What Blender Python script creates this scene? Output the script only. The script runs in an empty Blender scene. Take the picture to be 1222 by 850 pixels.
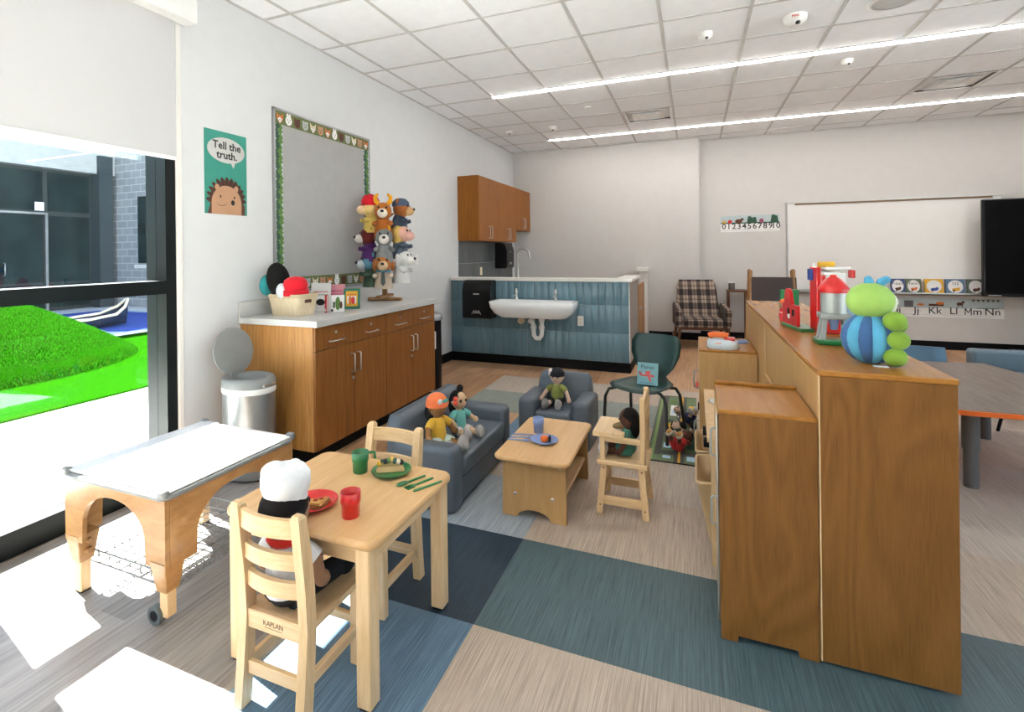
import bpy, bmesh, math, random
from mathutils import Vector as V, Matrix as M
RND = random.Random(11)
PI = math.pi
scene = bpy.context.scene
COL = scene.collection

# ---------------------------------------------------------------- camera
F_PX, PX, PY, ROLL, YAW, CAM_H = 604.6, 578.0, 301.7, 0.0117, 0.3911, 1.38
fw = V((-math.sin(YAW), math.cos(YAW), 0)); rt = V((math.cos(YAW), math.sin(YAW), 0)); up = V((0, 0, 1))
ca, sa = math.cos(ROLL), math.sin(ROLL)
ax = rt * ca - up * sa; ay = rt * sa + up * ca; az = -fw
cam_d = bpy.data.cameras.new('camera'); cam = bpy.data.objects.new('camera', cam_d); COL.objects.link(cam)
cam.matrix_world = M(((ax.x, ay.x, az.x, 0), (ax.y, ay.y, az.y, 0), (ax.z, ay.z, az.z, CAM_H), (0, 0, 0, 1)))
cam_d.sensor_width = 36.0; cam_d.lens = F_PX / 1222 * 36
cam_d.shift_x = (611 - PX) / 1222; cam_d.shift_y = -(425 - PY) / 1222
cam_d.clip_start = 0.05; cam_d.clip_end = 200
scene.camera = cam

# ---------------------------------------------------------------- sky, sun, exposure
world = bpy.data.worlds.new('sky'); scene.world = world; world.use_nodes = True
wn = world.node_tree.nodes; wl = world.node_tree.links
for n in list(wn): wn.remove(n)
wo = wn.new('ShaderNodeOutputWorld'); wb = wn.new('ShaderNodeBackground'); ws = wn.new('ShaderNodeTexSky')
ws.sky_type = 'NISHITA'; ws.sun_disc = False; ws.sun_elevation = math.radians(49); ws.sun_rotation = math.radians(280)
wb.inputs['Strength'].default_value = 0.42
wl.new(ws.outputs[0], wb.inputs[0]); wl.new(wb.outputs[0], wo.inputs[0])
sun_d = bpy.data.lights.new('sun', 'SUN'); sun = bpy.data.objects.new('sun', sun_d); COL.objects.link(sun)
sun_d.energy = 50.0; sun_d.angle = math.radians(0.6); sun_d.color = (1.0, 0.985, 0.96)
sun.rotation_euler = V((1, -0.2, -1.174)).to_track_quat('-Z', 'Y').to_euler(); sun.location = (-20, 5, 20)
LAMP = 25.0                                    # radiance of the ceiling strip lights
scene.view_settings.view_transform = 'Standard'; scene.view_settings.look = 'None'
scene.view_settings.exposure = 0.76; scene.view_settings.gamma = 1.0
scene.view_settings.use_curve_mapping = False

# ---------------------------------------------------------------- materials
def new_mat(name):
    m = bpy.data.materials.new(name); m.use_nodes = True
    nt = m.node_tree; b = nt.nodes['Principled BSDF']
    return m, nt, b
def ramp(nt, fac, stops):
    r = nt.nodes.new('ShaderNodeValToRGB'); e = r.color_ramp.elements
    while len(e) < len(stops): e.new(0.5)
    for i, (p, c) in enumerate(stops): e[i].position = p; e[i].color = (*c, 1)
    nt.links.new(fac, r.inputs[0]); return r.outputs[0]
def coords(nt, scale=(1, 1, 1), kind='Object'):
    if kind == 'World':
        src = nt.nodes.new('ShaderNodeNewGeometry').outputs['Position']
    else:
        src = nt.nodes.new('ShaderNodeTexCoord').outputs[kind]
    mp = nt.nodes.new('ShaderNodeMapping'); mp.inputs['Scale'].default_value = scale
    nt.links.new(src, mp.inputs[0]); return mp.outputs[0]
def noise(nt, vec, scale=5, detail=3, rough=.5, dist=0):
    n = nt.nodes.new('ShaderNodeTexNoise'); n.inputs['Scale'].default_value = scale
    n.inputs['Detail'].default_value = detail; n.inputs['Roughness'].default_value = rough
    n.inputs['Distortion'].default_value = dist
    nt.links.new(vec, n.inputs['Vector']); return n.outputs['Fac']
def bump(nt, b, h, strength=.2, dist=.01):
    n = nt.nodes.new('ShaderNodeBump'); n.inputs['Strength'].default_value = strength; n.inputs['Distance'].default_value = dist
    nt.links.new(h, n.inputs['Height']); nt.links.new(n.outputs[0], b.inputs['Normal'])
def mul(c, k): return tuple(min(1, x * k) for x in c)
def plain(name, col, rough=.5, metal=0, coat=0, var=.06, spec=None):
    """a solid colour with a faint procedural mottling"""
    m, nt, b = new_mat(name)
    f = noise(nt, coords(nt), 9, 2)
    nt.links.new(ramp(nt, f, [(.3, mul(col, 1 - var)), (.7, mul(col, 1 + var))]), b.inputs['Base Color'])
    b.inputs['Roughness'].default_value = rough; b.inputs['Metallic'].default_value = metal
    b.inputs['Coat Weight'].default_value = coat
    if spec is not None: b.inputs['Specular IOR Level'].default_value = spec
    return m
def cloth(name, col, scale=260, strength=.25, rough=.9):
    m, nt, b = new_mat(name)
    v = coords(nt); f = noise(nt, v, scale, 2); g = noise(nt, v, 14, 3)
    nt.links.new(ramp(nt, g, [(.3, mul(col, .88)), (.7, mul(col, 1.1))]), b.inputs['Base Color'])
    bump(nt, b, f, strength, .003); b.inputs['Roughness'].default_value = rough
    b.inputs['Sheen Weight'].default_value = .12 if max(col) > .05 else 0; b.inputs['Specular IOR Level'].default_value = .2
    return m
def wood(name, c1, c2, scale=(14, 14, 1.2), rough=.45, big=None, coat=.0):
    """streaky timber; small scale on the grain axis"""
    m, nt, b = new_mat(name)
    v = coords(nt, scale); f = noise(nt, v, 3.0, 6, .6, .6); g = noise(nt, coords(nt, tuple(s * 6 for s in scale)), 4, 2)
    mx = nt.nodes.new('ShaderNodeMath'); mx.operation = 'MULTIPLY_ADD'; mx.inputs[1].default_value = .25
    nt.links.new(g, mx.inputs[0]); nt.links.new(f, mx.inputs[2])
    nt.links.new(ramp(nt, mx.outputs[0], [(.42, c1), (.78, c2)]), b.inputs['Base Color'])
    bump(nt, b, g, .04, .002); b.inputs['Roughness'].default_value = rough; b.inputs['Coat Weight'].default_value = coat; b.inputs['Specular IOR Level'].default_value = .3
    return m
def birch(name, c1, c2, c3):
    """flat-sawn birch plywood: wandering contour figure along z"""
    m, nt, b = new_mat(name)
    v = coords(nt, (3.0, 3.0, .8)); f = noise(nt, v, 1.2, 1.5, .4, .9)
    w = nt.nodes.new('ShaderNodeMath'); w.operation = 'MULTIPLY'; w.inputs[1].default_value = 62
    nt.links.new(f, w.inputs[0])
    s = nt.nodes.new('ShaderNodeMath'); s.operation = 'SINE'; nt.links.new(w.outputs[0], s.inputs[0])
    fine = noise(nt, coords(nt, (60, 60, 3)), 4, 3)
    fm = nt.nodes.new('ShaderNodeMath'); fm.operation = 'MULTIPLY_ADD'; fm.inputs[1].default_value = .35; fm.inputs[2].default_value = .325; nt.links.new(fine, fm.inputs[0])
    a = nt.nodes.new('ShaderNodeMath'); a.operation = 'MULTIPLY_ADD'; a.inputs[1].default_value = .075
    nt.links.new(s.outputs[0], a.inputs[0]); nt.links.new(fm.outputs[0], a.inputs[2])
    nt.links.new(ramp(nt, a.outputs[0], [(.3, c3), (.45, c1), (.66, c2)]), b.inputs['Base Color'])
    b.inputs['Roughness'].default_value = .45; b.inputs['Specular IOR Level'].default_value = .3
    return m
def streaks(name, c1, c2, wscale=(130, 2.2, 1), rough=.55):
    """woven vinyl: fine lines along world y"""
    m, nt, b = new_mat(name)
    f = noise(nt, coords(nt, wscale, 'World'), 1.6, 4, .75)
    nt.links.new(ramp(nt, f, [(.36, c1), (.64, c2)]), b.inputs['Base Color'])
    b.inputs['Roughness'].default_value = rough; bump(nt, b, f, .06, .002)
    return m
def emit(name, col, k):
    m, nt, b = new_mat(name)
    b.inputs['Base Color'].default_value = (*col, 1); b.inputs['Emission Color'].default_value = (*col, 1)
    b.inputs['Emission Strength'].default_value = k
    return m

MT = {}
MT['paint'] = plain('wall_paint', (.63, .64, .655), .75, var=.015)
MT['paint_warm'] = plain('wall_paint_warm', (.585, .57, .56), .75, var=.015)
MT['ceil_tile'] = plain('ceiling_tile_white', (.90, .92, .95), .9, var=.02)
MT['grid'] = plain('grid_grey', (.56, .56, .56), .6)
MT['black_base'] = plain('black_rubber', (.005, .005, .006), .6, spec=.15)
MT['black_metal'] = plain('black_anodised', (.004, .007, .008), .4, spec=.2)
MT['black'] = plain('black_plastic', (.005, .005, .006), .3, coat=.05, spec=.25)
MT['white'] = plain('white_plastic', (.78, .78, .77), .4)
MT['ceramic'] = plain('white_ceramic', (.82, .83, .84), .12, coat=.5, var=.01)
MT['wire'] = plain('zinc_wire', (.25, .26, .26), .45, .3)
MT['galv'] = plain('galvanised_grey', (.36, .39, .39), .4, .3)
MT['chrome'] = plain('brushed_steel', (.6, .6, .59), .28, 1)
MT['steel_grey'] = plain('grey_steel', (.33, .34, .35), .35, .8)
MT['solid_top'] = plain('grey_solid_surface', (.52, .52, .51), .35, var=.03)
MT['cap_white'] = plain('white_cap', (.74, .72, .69), .4, var=.02)
MT['walnut'] = wood('cabinet_veneer', (.17, .055, .01), (.31, .115, .024), (26, 26, 1.0), .42)
MT['walnut_side'] = wood('cabinet_side_veneer', (.31, .13, .032), (.49, .245, .072), (24, 24, 1.0), .42)
MT['upper'] = wood('upper_veneer', (.185, .056, .004), (.32, .112, .010), (26, 26, 1.0), .42)
MT['maple'] = wood('maple', (.64, .42, .21), (.78, .56, .33), (16, 16, 1.4), .4)
MT['maple_y'] = wood('maple_along_y', (.64, .42, .21), (.78, .56, .33), (16, 1.4, 16), .35)
MT['maple_x'] = wood('maple_along_x', (.64, .42, .21), (.78, .56, .33), (1.4, 16, 16), .4)
MT['table_top'] = wood('maple_top', (.60, .35, .15), (.70, .44, .22), (9, .8, 9), .3, coat=.15)
MT['birch'] = birch('birch_ply', (.19, .08, .018), (.235, .104, .026), (.135, .053, .011))
MT['birch_top'] = wood('birch_top', (.33, .135, .028), (.41, .18, .042), (9, .9, 9), .24, coat=0)
MT['birch_top'].node_tree.nodes['Principled BSDF'].inputs['Specular IOR Level'].default_value = .15
MT['birch_top'].node_tree.links.remove(MT['birch_top'].node_tree.nodes['Principled BSDF'].inputs['Normal'].links[0])
MT['birch_edge'] = wood('birch_edge', (.58, .38, .19), (.68, .48, .27), (10, 10, 2), .45)
MT['birch_back'] = wood('birch_back', (.45, .26, .1), (.53, .32, .135), (10, 10, 1.2), .4)
MT['sand_wood'] = wood('sand_table_ply', (.33, .16, .055), (.45, .245, .095), (3, 3, 8), .35, coat=.2)
MT['oak'] = wood('oak', (.28, .14, .055), (.4, .22, .1), (12, 12, 2), .5)
MT['teak'] = wood('dark_teak', (.075, .03, .014), (.13, .055, .027), (16, 16, 2), .35)
MT['vinyl'] = plain('grey_vinyl', (.088, .112, .142), .42, var=.05)
MT['vinyl_bench'] = plain('slate_vinyl', (.11, .165, .21), .45)
MT['red'] = plain('red_plastic', (.62, .012, .012), .28, coat=.3)
MT['green'] = plain('green_plastic', (.008, .17, .045), .3, coat=.3)
MT['dkgreen'] = plain('dark_green_plastic', (.01, .045, .04), .35)
MT['periwinkle'] = plain('periwinkle_plastic', (.2, .28, .52), .35, coat=.2)
MT['yellow'] = plain('yellow_plastic', (.75, .42, .03), .4)
MT['orange'] = plain('orange_plastic', (.85, .16, .02), .35)
MT['sky'] = plain('light_blue_plastic', (.42, .62, .8), .35)
MT['blue'] = plain('blue_plastic', (.02, .06, .3), .4)
MT['bluegrey'] = plain('blue_grey_plastic', (.1, .2, .3), .4)
MT['silver'] = plain('silver_plastic', (.34, .36, .37), .3, .6)
MT['grey_lid'] = plain('grey_lid_plastic', (.22, .23, .23), .5)
MT['paper'] = plain('paper_white', (.78, .78, .77), .7)
MT['ink'] = plain('ink_black', (.012, .012, .014), .7)
MT['cream'] = plain('cream', (.72, .64, .48), .7)
MT['teal_paper'] = plain('teal_paper', (.035, .27, .21), .7)
MT['brown'] = plain('brown_paper', (.10, .035, .018), .7)
MT['tan'] = plain('tan_paper', (.47, .26, .15), .7)
MT['leaf'] = plain('leaf_green', (.1, .2, .05), .8)
MT['leaf2'] = plain('leaf_dark_green', (.03, .09, .055), .8)
MT['fox'] = plain('fox_orange', (.62, .17, .04), .8)
MT['gold'] = plain('gold_yellow', (.72, .38, .03), .8)
MT['pink'] = plain('pink_paper', (.62, .25, .3), .7)
MT['rubber'] = plain('grey_rubber', (.10, .12, .125), .6)
MT['corkfab'] = plain('tack_fabric', (.36, .36, .36), .95, var=.03)
MT['basket_w'] = wood('woven_chipwood', (.6, .47, .3), (.74, .62, .44), (40, 40, 3), .6)
MT['tan_tub'] = plain('tan_tub', (.56, .38, .2), .5)
MT['whiteboard'] = plain('whiteboard_gloss', (.76, .75, .74), .18, var=.01)
MT['plywhite'] = plain('white_lid', (.86, .86, .86), .3, var=.01)
MT['concrete'] = plain('pale_concrete', (.72, .71, .68), .85)
MT['soffit'] = plain('soffit_grey', (.42, .44, .44), .8)
def C(name, col, **k):
    if name not in MT: MT[name] = cloth(name, col, **k)
    return MT[name]

# glass: thin clear pane
def glass(name, tint, refl=1.0):
    m, nt, b = new_mat(name); nt.nodes.remove(b)
    t = nt.nodes.new('ShaderNodeBsdfTransparent'); t.inputs[0].default_value = (*tint, 1)
    g = nt.nodes.new('ShaderNodeBsdfGlossy'); g.inputs['Roughness'].default_value = .01; g.inputs[0].default_value = (.75, .95, 1, 1)
    lw = nt.nodes.new('ShaderNodeLayerWeight'); lw.inputs[0].default_value = .5
    pw = nt.nodes.new('ShaderNodeMath'); pw.operation = 'POWER'; pw.inputs[1].default_value = 5; nt.links.new(lw.outputs['Facing'], pw.inputs[0])
    fr = nt.nodes.new('ShaderNodeMath'); fr.operation = 'MULTIPLY_ADD'; fr.inputs[1].default_value = .95 * refl; fr.inputs[2].default_value = .035 * refl; nt.links.new(pw.outputs[0], fr.inputs[0])
    mx = nt.nodes.new('ShaderNodeMixShader'); nt.links.new(fr.outputs[0], mx.inputs[0])
    nt.links.new(t.outputs[0], mx.inputs[1]); nt.links.new(g.outputs[0], mx.inputs[2])
    nt.links.new(mx.outputs[0], nt.nodes['Material Output'].inputs[0]); return m
MT['glass'] = glass('window_glass', (.93, .95, .94))
m, nt, b = new_mat('dark_storefront_glass'); b.inputs['Roughness'].default_value = .06; b.inputs['Specular IOR Level'].default_value = .2
f = noise(nt, coords(nt, (1, 1, 1)), 1.4, 3); nt.links.new(ramp(nt, f, [(.35, (.004, .012, .016)), (.7, (.016, .036, .038))]), b.inputs['Base Color'])
MT['dark_glass'] = m
m, nt, b = new_mat('tv_glass'); b.inputs['Base Color'].default_value = (.004, .004, .005, 1); b.inputs['Roughness'].default_value = .35; b.inputs['Specular IOR Level'].default_value = .05
f = noise(nt, coords(nt), 3, 1); nt.links.new(ramp(nt, f, [(.3, (.003, .003, .004)), (.7, (.005, .005, .006))]), b.inputs['Base Color']); MT['tv'] = m
# shade fabric
m, nt, b = new_mat('shade_fabric'); f = noise(nt, coords(nt), 400, 2); nt.links.new(ramp(nt, f, [(.3, (.52, .52, .53)), (.7, (.57, .57, .58))]), b.inputs['Base Color'])
b.inputs['Roughness'].default_value = .9
tr = nt.nodes.new('ShaderNodeBsdfTranslucent'); tr.inputs[0].default_value = (.8, .8, .8, 1)
mx = nt.nodes.new('ShaderNodeMixShader'); mx.inputs[0].default_value = .012
nt.links.new(b.outputs[0], mx.inputs[1]); nt.links.new(tr.outputs[0], mx.inputs[2]); nt.links.new(mx.outputs[0], nt.nodes['Material Output'].inputs[0]); MT['shade'] = m
# glazed wall tile with a wavy surface; each tile a slightly different blue
m, nt, b = new_mat('glazed_tile'); oi = nt.nodes.new('ShaderNodeObjectInfo')
nt.links.new(ramp(nt, oi.outputs['Random'], [(0, (.105, .2, .255)), (1, (.142, .25, .31))]), b.inputs['Base Color'])
bump(nt, b, noise(nt, coords(nt, (1, 1, .6), 'World'), 18, 2), .22, .006); b.inputs['Roughness'].default_value = .14; MT['tile'] = m
m, nt, b = new_mat('glazed_tile_grey'); oi = nt.nodes.new('ShaderNodeObjectInfo')
nt.links.new(ramp(nt, oi.outputs['Random'], [(0, (.085, .1, .105)), (1, (.11, .125, .13))]), b.inputs['Base Color']); b.inputs['Roughness'].default_value = .2; MT['tile_grey'] = m
MT['grout'] = plain('grout', (.34, .42, .46), .9)
# plank floor: every plank its own tone, grain along world y
def planks(name, a, bb, cc):
    m, nt, b = new_mat(name); oi = nt.nodes.new('ShaderNodeObjectInfo')
    f = noise(nt, coords(nt, (40, 1.6, 1), 'World'), 1.5, 5, .65)
    mx = nt.nodes.new('ShaderNodeMath'); mx.operation = 'MULTIPLY_ADD'; mx.inputs[1].default_value = .28
    nt.links.new(oi.outputs['Random'], mx.inputs[0]); nt.links.new(f, mx.inputs[2])
    nt.links.new(ramp(nt, mx.outputs[0], [(.4, a), (.62, bb), (.85, cc)]), b.inputs['Base Color']); b.inputs['Roughness'].default_value = .38
    return m
MT['plank'] = planks('vinyl_plank', (.28, .145, .07), (.44, .25, .13), (.58, .36, .21))
MT['plank_glare'] = planks('vinyl_plank_glare', (.15, .135, .125), (.245, .222, .208), (.35, .32, .3))  # same planks by the window, with the sunlight glare painted in as grey
MT['f_beige'] = streaks('vinyl_beige', (.32, .25, .195), (.56, .46, .375))
MT['f_beige2'] = streaks('vinyl_grey_beige', (.34, .285, .24), (.56, .49, .42))
MT['f_teal'] = streaks('vinyl_teal', (.034, .066, .077), (.09, .15, .168))
MT['f_navy'] = streaks('vinyl_navy', (.005, .017, .034), (.019, .046, .077))
MT['f_steel'] = streaks('vinyl_steel_blue', (.05, .105, .17), (.145, .25, .36))
MT['f_light'] = streaks('vinyl_light_blue_grey', (.2, .24, .28), (.42, .46, .5))
MT['f_sage'] = streaks('vinyl_sage', (.16, .19, .165), (.3, .33, .3))
# plaid
def plaid():
    m, nt, b = new_mat('plaid_fabric'); v = coords(nt); sep = nt.nodes.new('ShaderNodeSeparateXYZ'); nt.links.new(v, sep.inputs[0])
    def math_(op, a, c=None):
        n = nt.nodes.new('ShaderNodeMath'); n.operation = op
        for i, x in enumerate((a, c)):
            if x is None: continue
            if isinstance(x, (int, float)): n.inputs[i].default_value = x
            else: nt.links.new(x, n.inputs[i])
        return n.outputs[0]
    def stripes(s, k, off=0):
        fr = math_('FRACT', math_('ADD', math_('MULTIPLY', s, k), off))
        wide = math_('LESS_THAN', fr, .45); thin = math_('MULTIPLY', math_('GREATER_THAN', fr, .66), math_('LESS_THAN', fr, .76))
        return math_('ADD', wide, math_('MULTIPLY', thin, .6))
    yz = math_('ADD', sep.outputs[2], math_('MULTIPLY', sep.outputs[1], -.8))
    t = math_('ADD', stripes(sep.outputs[0], 8), stripes(yz, 8, .2))
    t = math_('MULTIPLY', t, .5)
    nt.links.new(ramp(nt, t, [(0, (.36, .28, .22)), (.45, (.13, .098, .083)), (1, (.022, .018, .018))]), b.inputs['Base Color']); b.inputs['Roughness'].default_value = .95
    return m
MT['plaid'] = plaid()
# CMU wall outdoors
def cmu():
    m, nt, b = new_mat('block_wall'); v = coords(nt, (1, 1, 1)); sep = nt.nodes.new('ShaderNodeSeparateXYZ'); nt.links.new(v, sep.inputs[0])
    cb = nt.nodes.new('ShaderNodeCombineXYZ'); nt.links.new(sep.outputs[0], cb.inputs[0]); nt.links.new(sep.outputs[2], cb.inputs[1])
    br = nt.nodes.new('ShaderNodeTexBrick'); br.inputs['Scale'].default_value = 1
    br.inputs['Brick Width'].default_value = .4; br.inputs['Row Height'].default_value = .2; br.inputs['Mortar Size'].default_value = .012
    br.inputs['Color1'].default_value = (.3, .31, .33, 1); br.inputs['Color2'].default_value = (.25, .26, .28, 1); br.inputs['Mortar'].default_value = (.48, .49, .5, 1)
    nt.links.new(cb.outputs[0], br.inputs['Vector']); nt.links.new(br.outputs[0], b.inputs['Base Color']); b.inputs['Roughness'].default_value = .9
    bump(nt, b, br.outputs['Fac'], -.4, .01); return m
MT['cmu'] = cmu()
def grass(name, a, c):
    m, nt, b = new_mat(name); f = noise(nt, coords(nt), 30, 4, .7); nt.links.new(ramp(nt, f, [(.3, a), (.7, c)]), b.inputs['Base Color'])
    b.inputs['Roughness'].default_value = 1; b.inputs['Specular IOR Level'].default_value = 0; bump(nt, b, noise(nt, coords(nt), 90, 3), .9, .03); return m
MT['turf'] = grass('artificial_turf', (.004, .042, .0008), (.012, .08, .0015))

MT['turf_blade'] = plain('turf_blade', (.034, .18, .008), .9, spec=0)
# ---------------------------------------------------------------- mesh builder
class MB:
    def __init__(s): s.v = []; s.f = []; s.m = []; s.sm = []; s.k = 0; s.T = None
    def add(s, vs, fs, smooth=False, T=None):
        n = len(s.v)
        for p in vs:
            p = V(p)
            if T is not None: p = T @ p
            if s.T is not None: p = s.T @ p
            s.v.append(p)
        for f in fs: s.f.append([i + n for i in f]); s.m.append(s.k); s.sm.append(smooth)
        return s
    def mat(s, k): s.k = k; return s
    def box(s, x0, x1, y0, y1, z0, z1, bev=0, seg=1, T=None, smooth=None):
        if bev <= 0:
            vs = [(x, y, z) for z in (z0, z1) for y in (y0, y1) for x in (x0, x1)]
            return s.add(vs, [(0, 2, 3, 1), (4, 5, 7, 6), (0, 1, 5, 4), (2, 6, 7, 3), (0, 4, 6, 2), (1, 3, 7, 5)], False, T)
        bm = bmesh.new(); bmesh.ops.create_cube(bm, size=1)
        for v in bm.verts: v.co = V(((x0 + x1) / 2 + v.co.x * (x1 - x0), (y0 + y1) / 2 + v.co.y * (y1 - y0), (z0 + z1) / 2 + v.co.z * (z1 - z0)))
        bmesh.ops.bevel(bm, geom=bm.edges[:], offset=min(bev, .499 * min(x1 - x0, y1 - y0, z1 - z0)), segments=seg, affect='EDGES', profile=.5)
        bm.verts.index_update(); vs = [v.co.copy() for v in bm.verts]; fs = [[v.index for v in f.verts] for f in bm.faces]; bm.free()
        return s.add(vs, fs, seg > 1 if smooth is None else smooth, T)
    def loft(s, rings, cap0=True, cap1=True, closed=True, smooth=True, T=None):
        n = len(rings[0]); vs = [p for r in rings for p in r]; fs = []
        for a in range(len(rings) - 1):
            for i in range(n if closed else n - 1):
                j = (i + 1) % n; fs.append((a * n + i, a * n + j, (a + 1) * n + j, (a + 1) * n + i))
        s.add(vs, fs, smooth, T)
        if cap0: s.add(rings[0], [list(range(n))[::-1]], False, T)
        if cap1: s.add(rings[-1], [list(range(n))], False, T)
        return s
    def tube(s, pts, r, n=8, closed=False, caps=True, T=None):
        pts = [V(p) for p in pts]; N = len(pts); rr = r if isinstance(r, (list, tuple)) else [r] * N
        rings = []; u = None
        for i, p in enumerate(pts):
            a = pts[i - 1] if (i > 0 or closed) else pts[0]; b = pts[(i + 1) % N] if (i < N - 1 or closed) else pts[-1]
            t = (b - a).normalized()
            if u is None:
                u = t.cross(V((0, 0, 1)));
                if u.length < .1: u = t.cross(V((1, 0, 0)))
            u = (u - t * u.dot(t)).normalized(); w = t.cross(u)
            rings.append([p + (u * math.cos(2 * PI * k / n) + w * math.sin(2 * PI * k / n)) * rr[i] for k in range(n)])
        if closed: rings.append(rings[0])
        return s.loft(rings, caps and not closed, caps and not closed, True, True, T)
    def cyl(s, a, b, r, n=16, r2=None, smooth=True, T=None):
        return s.tube([a, b], [r, r if r2 is None else r2], n, T=T)
    def lathe(s, prof, n=24, T=None, cap0=True, cap1=True):
        return s.loft([[(max(r, 1e-5) * math.cos(2 * PI * k / n), max(r, 1e-5) * math.sin(2 * PI * k / n), z) for k in range(n)] for r, z in prof], cap0, cap1, True, True, T)
    def ell(s, c, r, n=16, m=10, T=None, z0=-1, z1=1):
        if isinstance(r, (int, float)): r = (r, r, r)
        L = M.Translation(c) @ M.Diagonal((*r, 1))
        if T is not None: L = T @ L
        a0, a1 = math.asin(max(-1, z0)), math.asin(min(1, z1))
        return s.lathe([(math.cos(a0 + (a1 - a0) * i / m), math.sin(a0 + (a1 - a0) * i / m)) for i in range(m + 1)], n, L)
    def prism(s, poly, d0, d1, T=None, smooth=False):
        """2D polygon (ccw) in xy, extruded z d0..d1"""
        n = len(poly); vs = [(x, y, d0) for x, y in poly] + [(x, y, d1) for x, y in poly]
        fs = [list(range(n))[::-1], list(range(n, 2 * n))]
        s.add(vs, fs, False, T)
        return s.add(vs, [(i, (i + 1) % n, n + (i + 1) % n, n + i) for i in range(n)], smooth, T)
    def quadstrip(s, poly, T=None): return s.add(poly, [list(range(len(poly)))], False, T)
    def mesh(s, name, mats):
        me = bpy.data.meshes.new(name); me.from_pydata([tuple(p) for p in s.v], [], s.f)
        for q in mats: me.materials.append(MT[q] if isinstance(q, str) else q)
        me.polygons.foreach_set('material_index', s.m); me.polygons.foreach_set('use_smooth', s.sm); me.update()
        return me
    def build(s, name, mats, parent=None, world=False, label=None):
        if not isinstance(mats, (list, tuple)): mats = [mats]
        if world and parent is not None:
            for p in s.v: p -= parent.location
        o = bpy.data.objects.new(name, s.mesh(name, mats)); COL.objects.link(o)
        if parent is not None: o.parent = parent
        if label: o['label'] = label
        return o
def tag(o, label=None, cat=None, group=None, kind=None):
    for k, v in (('label', label), ('category', cat), ('group', group), ('kind', kind)):
        if v: o[k] = v
    return o
def thing(name, label, cat, loc=(0, 0, 0), rz=0, group=None):
    o = bpy.data.objects.new(name, None); COL.objects.link(o); o.empty_display_size = .1
    o.location = loc; o.rotation_euler = (0, 0, rz); return tag(o, label, cat, group)
def part(mb, name, mats, parent, **k): return mb.build(name, mats, parent, **k)
def struct(name, mb, mats, parent=None):
    o = mb.build(name, mats, parent)
    if parent is None: o['kind'] = 'structure'
    return o
def dup(root, loc, rz=None, label=None, group=None):
    r = root.copy(); COL.objects.link(r); r.location = loc
    if rz is not None: r.rotation_euler = (0, 0, rz)
    if label: r['label'] = label
    if group: r['group'] = group
    def kids(a, b):
        for ch in list(a.children):
            c = ch.copy(); COL.objects.link(c); c.parent = b; kids(ch, c)
    kids(root, r); return r
def link_mesh(name, me, parent, loc=(0, 0, 0)):
    o = bpy.data.objects.new(name, me); COL.objects.link(o); o.parent = parent; o.location = loc; return o
def rrect(cx, cy, w, d, r, z, k=5):
    """rounded rectangle ring, ccw"""
    pts = []
    for (sx, sy, a0) in ((1, 1, 0), (-1, 1, PI / 2), (-1, -1, PI), (1, -1, 1.5 * PI)):
        for i in range(k):
            a = a0 + PI / 2 * i / (k - 1); pts.append((cx + sx * (w / 2 - r) + r * math.cos(a), cy + sy * (d / 2 - r) + r * math.sin(a), z))
    return pts
def rr2(cx, cy, w, d, r, k=5): return [(x, y) for x, y, z in rrect(cx, cy, w, d, r, 0, k)]
def arc(cx, cy, r, a0, a1, n, ry=None): return [(cx + r * math.cos(a0 + (a1 - a0) * i / n), cy + (r if ry is None else ry) * math.sin(a0 + (a1 - a0) * i / n)) for i in range(n + 1)]
def frame(o, x, y):
    """matrix with local x,y axes along world vectors x,y"""
    x = V(x).normalized(); y = V(y).normalized(); z = x.cross(y)
    return M(((x.x, y.x, z.x, o[0]), (x.y, y.y, z.y, o[1]), (x.z, y.z, z.z, o[2]), (0, 0, 0, 1)))
LEFTWALL = lambda y, z, d=0: frame((-2.907 + d, y, z), (0, 1, 0), (0, 0, 1))     # normal +x
BACKWALL = lambda x, z, y: frame((x, y, z), (1, 0, 0), (0, 0, 1))                 # normal -y
def text_mb(mb, s, size, T, depth=.0006, align='CENTER', bold=0.0):
    cu = bpy.data.curves.new('t', 'FONT'); cu.body = s; cu.size = size; cu.align_x = align; cu.align_y = 'CENTER'; cu.extrude = depth / 2; cu.resolution_u = 2; cu.offset = bold
    ob = bpy.data.objects.new('t', cu); COL.objects.link(ob); dg = bpy.context.evaluated_depsgraph_get(); ev = ob.evaluated_get(dg); me = ev.to_mesh()
    mb.add([v.co.copy() for v in me.vertices], [list(p.vertices) for p in me.polygons], False, T)
    ev.to_mesh_clear(); bpy.data.objects.remove(ob); bpy.data.curves.remove(cu)
    return mb
# ================================================================= SETTING
X0, XR, YB, YF, CZ = -2.907, 5.2, 8.68, -3.0, 3.1055
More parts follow.
